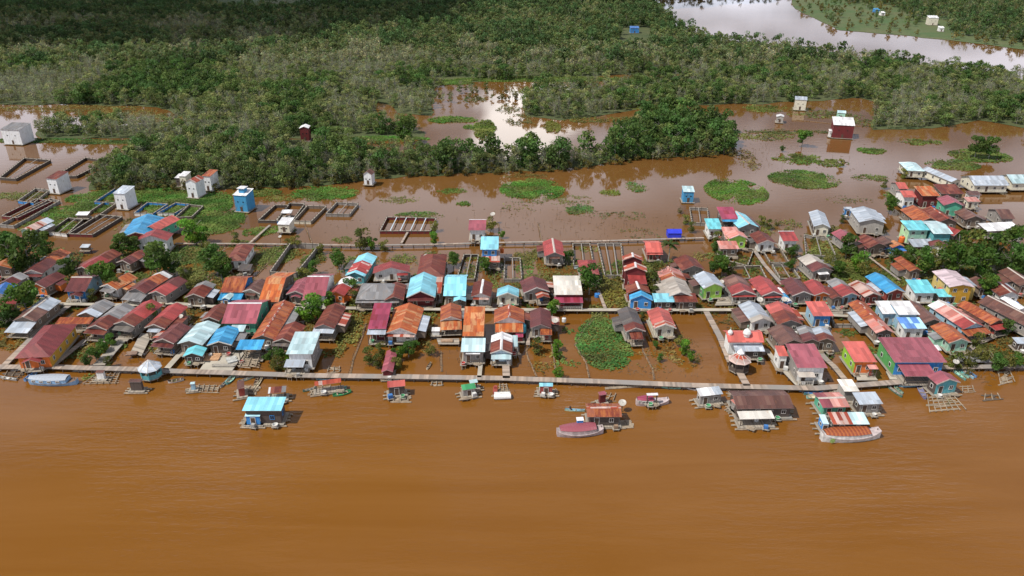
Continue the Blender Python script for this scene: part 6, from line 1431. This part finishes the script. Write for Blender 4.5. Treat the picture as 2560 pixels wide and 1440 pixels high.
for _x in range(0, 2600, 62):
    for _y in (650, 705, 765, 820, 870):
        if 880 < _x < 1850 and _y > 780: continue
        _r = random.Random(_x * 31 + _y)
        WE.append((_x + _r.uniform(-25, 25), _y + _r.uniform(-18, 18), _r.uniform(18, 40), _r.uniform(8, 22), _r.uniform(.35, .75), _r.choice([(.09,.11,.03), (.13,.11,.035), (.05,.09,.02), (.08,.12,.03)]), _r.uniform(.4, 1.2)))
RW = np.random.default_rng(77); VS, FS, TS = [], [], []; off = 0
for (cx, cy, rx, ry, dn, col, h) in WE:
    p = U(cx, cy); sc = SCL(cx, cy); ax = rx / sc; ay = ry / (sc * math.sin(DEP(cy))); area = math.pi * ax * ay; n = int(min(14000, area * (17 if cy > 420 else 9) * dn))
    th = RW.uniform(0, 6.283, n); rr = np.sqrt(RW.uniform(0, 1, n)); x = p.x + np.cos(th) * rr * ax * 1.08; y = p.y + np.sin(th) * rr * ay * 1.08
    keep = np.array([rr[i] + (.3 if cx == 1510 else .85) * noise.noise(Vector(((x[i] - p.x) / ax * 1.5, (y[i] - p.y) / ay * 1.5, cx * .37))) + .34 * noise.noise(Vector((x[i] * .5, y[i] * .5, 3))) < (1.0 if dn > .75 else .78) + (.4 if RW.random() < .12 else 0) and (dn > .75 or noise.noise(Vector((x[i] * .3, y[i] * .3, 8))) > -.9 + (1 - dn) * 1.0 - .0) for i in range(n)], bool)
    x, y = x[keep], y[keep]; n = len(x)
    if n == 0: continue
    s = RW.uniform(.14, .34, n)[:, None] * (1 if cy > 420 else 1.5); a = RW.uniform(0, 6.283, n); e = np.stack([np.cos(a), np.sin(a), RW.normal(0, .25, n)], 1); tl = RW.normal(0, .4, n)
    g = np.stack([-np.sin(a) * np.cos(tl), np.cos(a) * np.cos(tl), np.sin(tl)], 1); z = RW.uniform(.04, 1, n) ** 2 * (.05 + h * .8) + .04; P = np.stack([x, y, z], 1)
    V = np.stack([P - e * s - g * s * .6, P + e * s - g * s * .5, P + e * s * .7 + g * s * .6, P - e * s * .8 + g * s * .6], 1).reshape(-1, 3); V[:, 2] = np.maximum(V[:, 2], .03)
    ln = np.array([.8 + .5 * noise.noise(Vector((x[i] * .12, y[i] * .12, 20))) for i in range(n)]) 
    yb = np.array([max(0, min(1, .5 + 1.6 * noise.noise(Vector((x[i] * .1, y[i] * .2, 44))))) for i in range(n)])[:, None]
    ct = (np.array(col)[None] * (1 - yb * .55) + np.array([.13, .13, .04])[None] * yb * .55) * 1.55 * (RW.uniform(.75, 1.3, n) * ln * 1.15)[:, None]; VS.append(V); FS.append(np.arange(n * 4).reshape(-1, 4) + off); off += n * 4; TS.append(np.repeat(np.concatenate([ct, np.ones((n, 1))], 1), 4, 0))
o = link('floating_weeds', mesh_np('floating_weeds', np.concatenate(VS), np.concatenate(FS), np.concatenate(TS), [M_LEAF])); o['kind'] = 'stuff'; o['label'] = 'floating weed mats and drowned scrub on the flood water'
print('weed quads', off // 4)
# debris specks and twigs on the flood
b = MB(); rd = random.Random(3)
for (cx, cy, rx, ry, n) in ((1500, 560, 260, 40, 170), (2000, 400, 260, 60, 120), (1300, 540, 240, 30, 60), (1700, 880, 120, 60, 60), (1300, 880, 120, 60, 40), (1130, 880, 60, 50, 30), (1960, 330, 120, 20, 80), (2250, 760, 250, 60, 60), (900, 560, 120, 40, 30), (1350, 650, 160, 50, 60), (1880, 380, 70, 30, 60), (330, 900, 100, 30, 30), (2480, 940, 100, 30, 50), (1600, 930, 100, 10, 40), (300, 720, 260, 100, 500), (800, 740, 200, 80, 250), (2250, 760, 260, 80, 500), (1200, 700, 160, 60, 150), (1700, 700, 160, 60, 150)):
    for _ in range(n):
        p = U(cx + rd.gauss(0, .5) * rx, cy + rd.gauss(0, .5) * ry); a = rd.uniform(0, 6.28); l = rd.uniform(.3, 1.3)
        if rd.random() < .6: b.tube((p.x, p.y, .03), (p.x + math.cos(a) * l, p.y + math.sin(a) * l, .08), .05, 3)
        else: b.tube((p.x, p.y, -.1), (p.x + rd.uniform(-.3, .3), p.y, rd.uniform(.4, 1.3)), .05, 3)
o = b.obj('floating_debris', plain('twig', (.16, .11, .07), .9)); o['kind'] = 'stuff'; o['label'] = 'twigs and dead stems scattered on the flood'
# ================================================================ CLOUDS (they shade the far wood)
def cloud(foot_px, rx, ry, hgt, seed):
    g = U(*foot_px); t_ = hgt / SUN_DIR.z; c = g + SUN_DIR * t_; r = np.random.default_rng(seed); import bmesh
    bm = bmesh.new(); bmesh.ops.create_icosphere(bm, subdivisions=5, radius=1)
    for v in bm.verts:
        q = v.co.copy(); n = 1 + .35 * noise.fractal(q * 1.6 + Vector((seed, 0, 0)), 1, 2, 4) + .1 * noise.noise(q * 7)
        v.co = Vector((q.x * rx * n, q.y * ry * n, q.z * (28 if q.z < 0 else 60) * n))
    me = bpy.data.meshes.new('cloud'); bm.to_mesh(me); bm.free(); m = plain('cloud_white', (.85, .85, .87), 1, .05, .01); me.materials.append(m)
    for p_ in me.polygons: p_.use_smooth = True
    o = link('cloud', me, None, c); struct(o); return o
cloud((330, 30), 340, 230, 620, 3); cloud((950, -20), 230, 170, 620, 9); cloud((1500, -20), 190, 150, 620, 14)
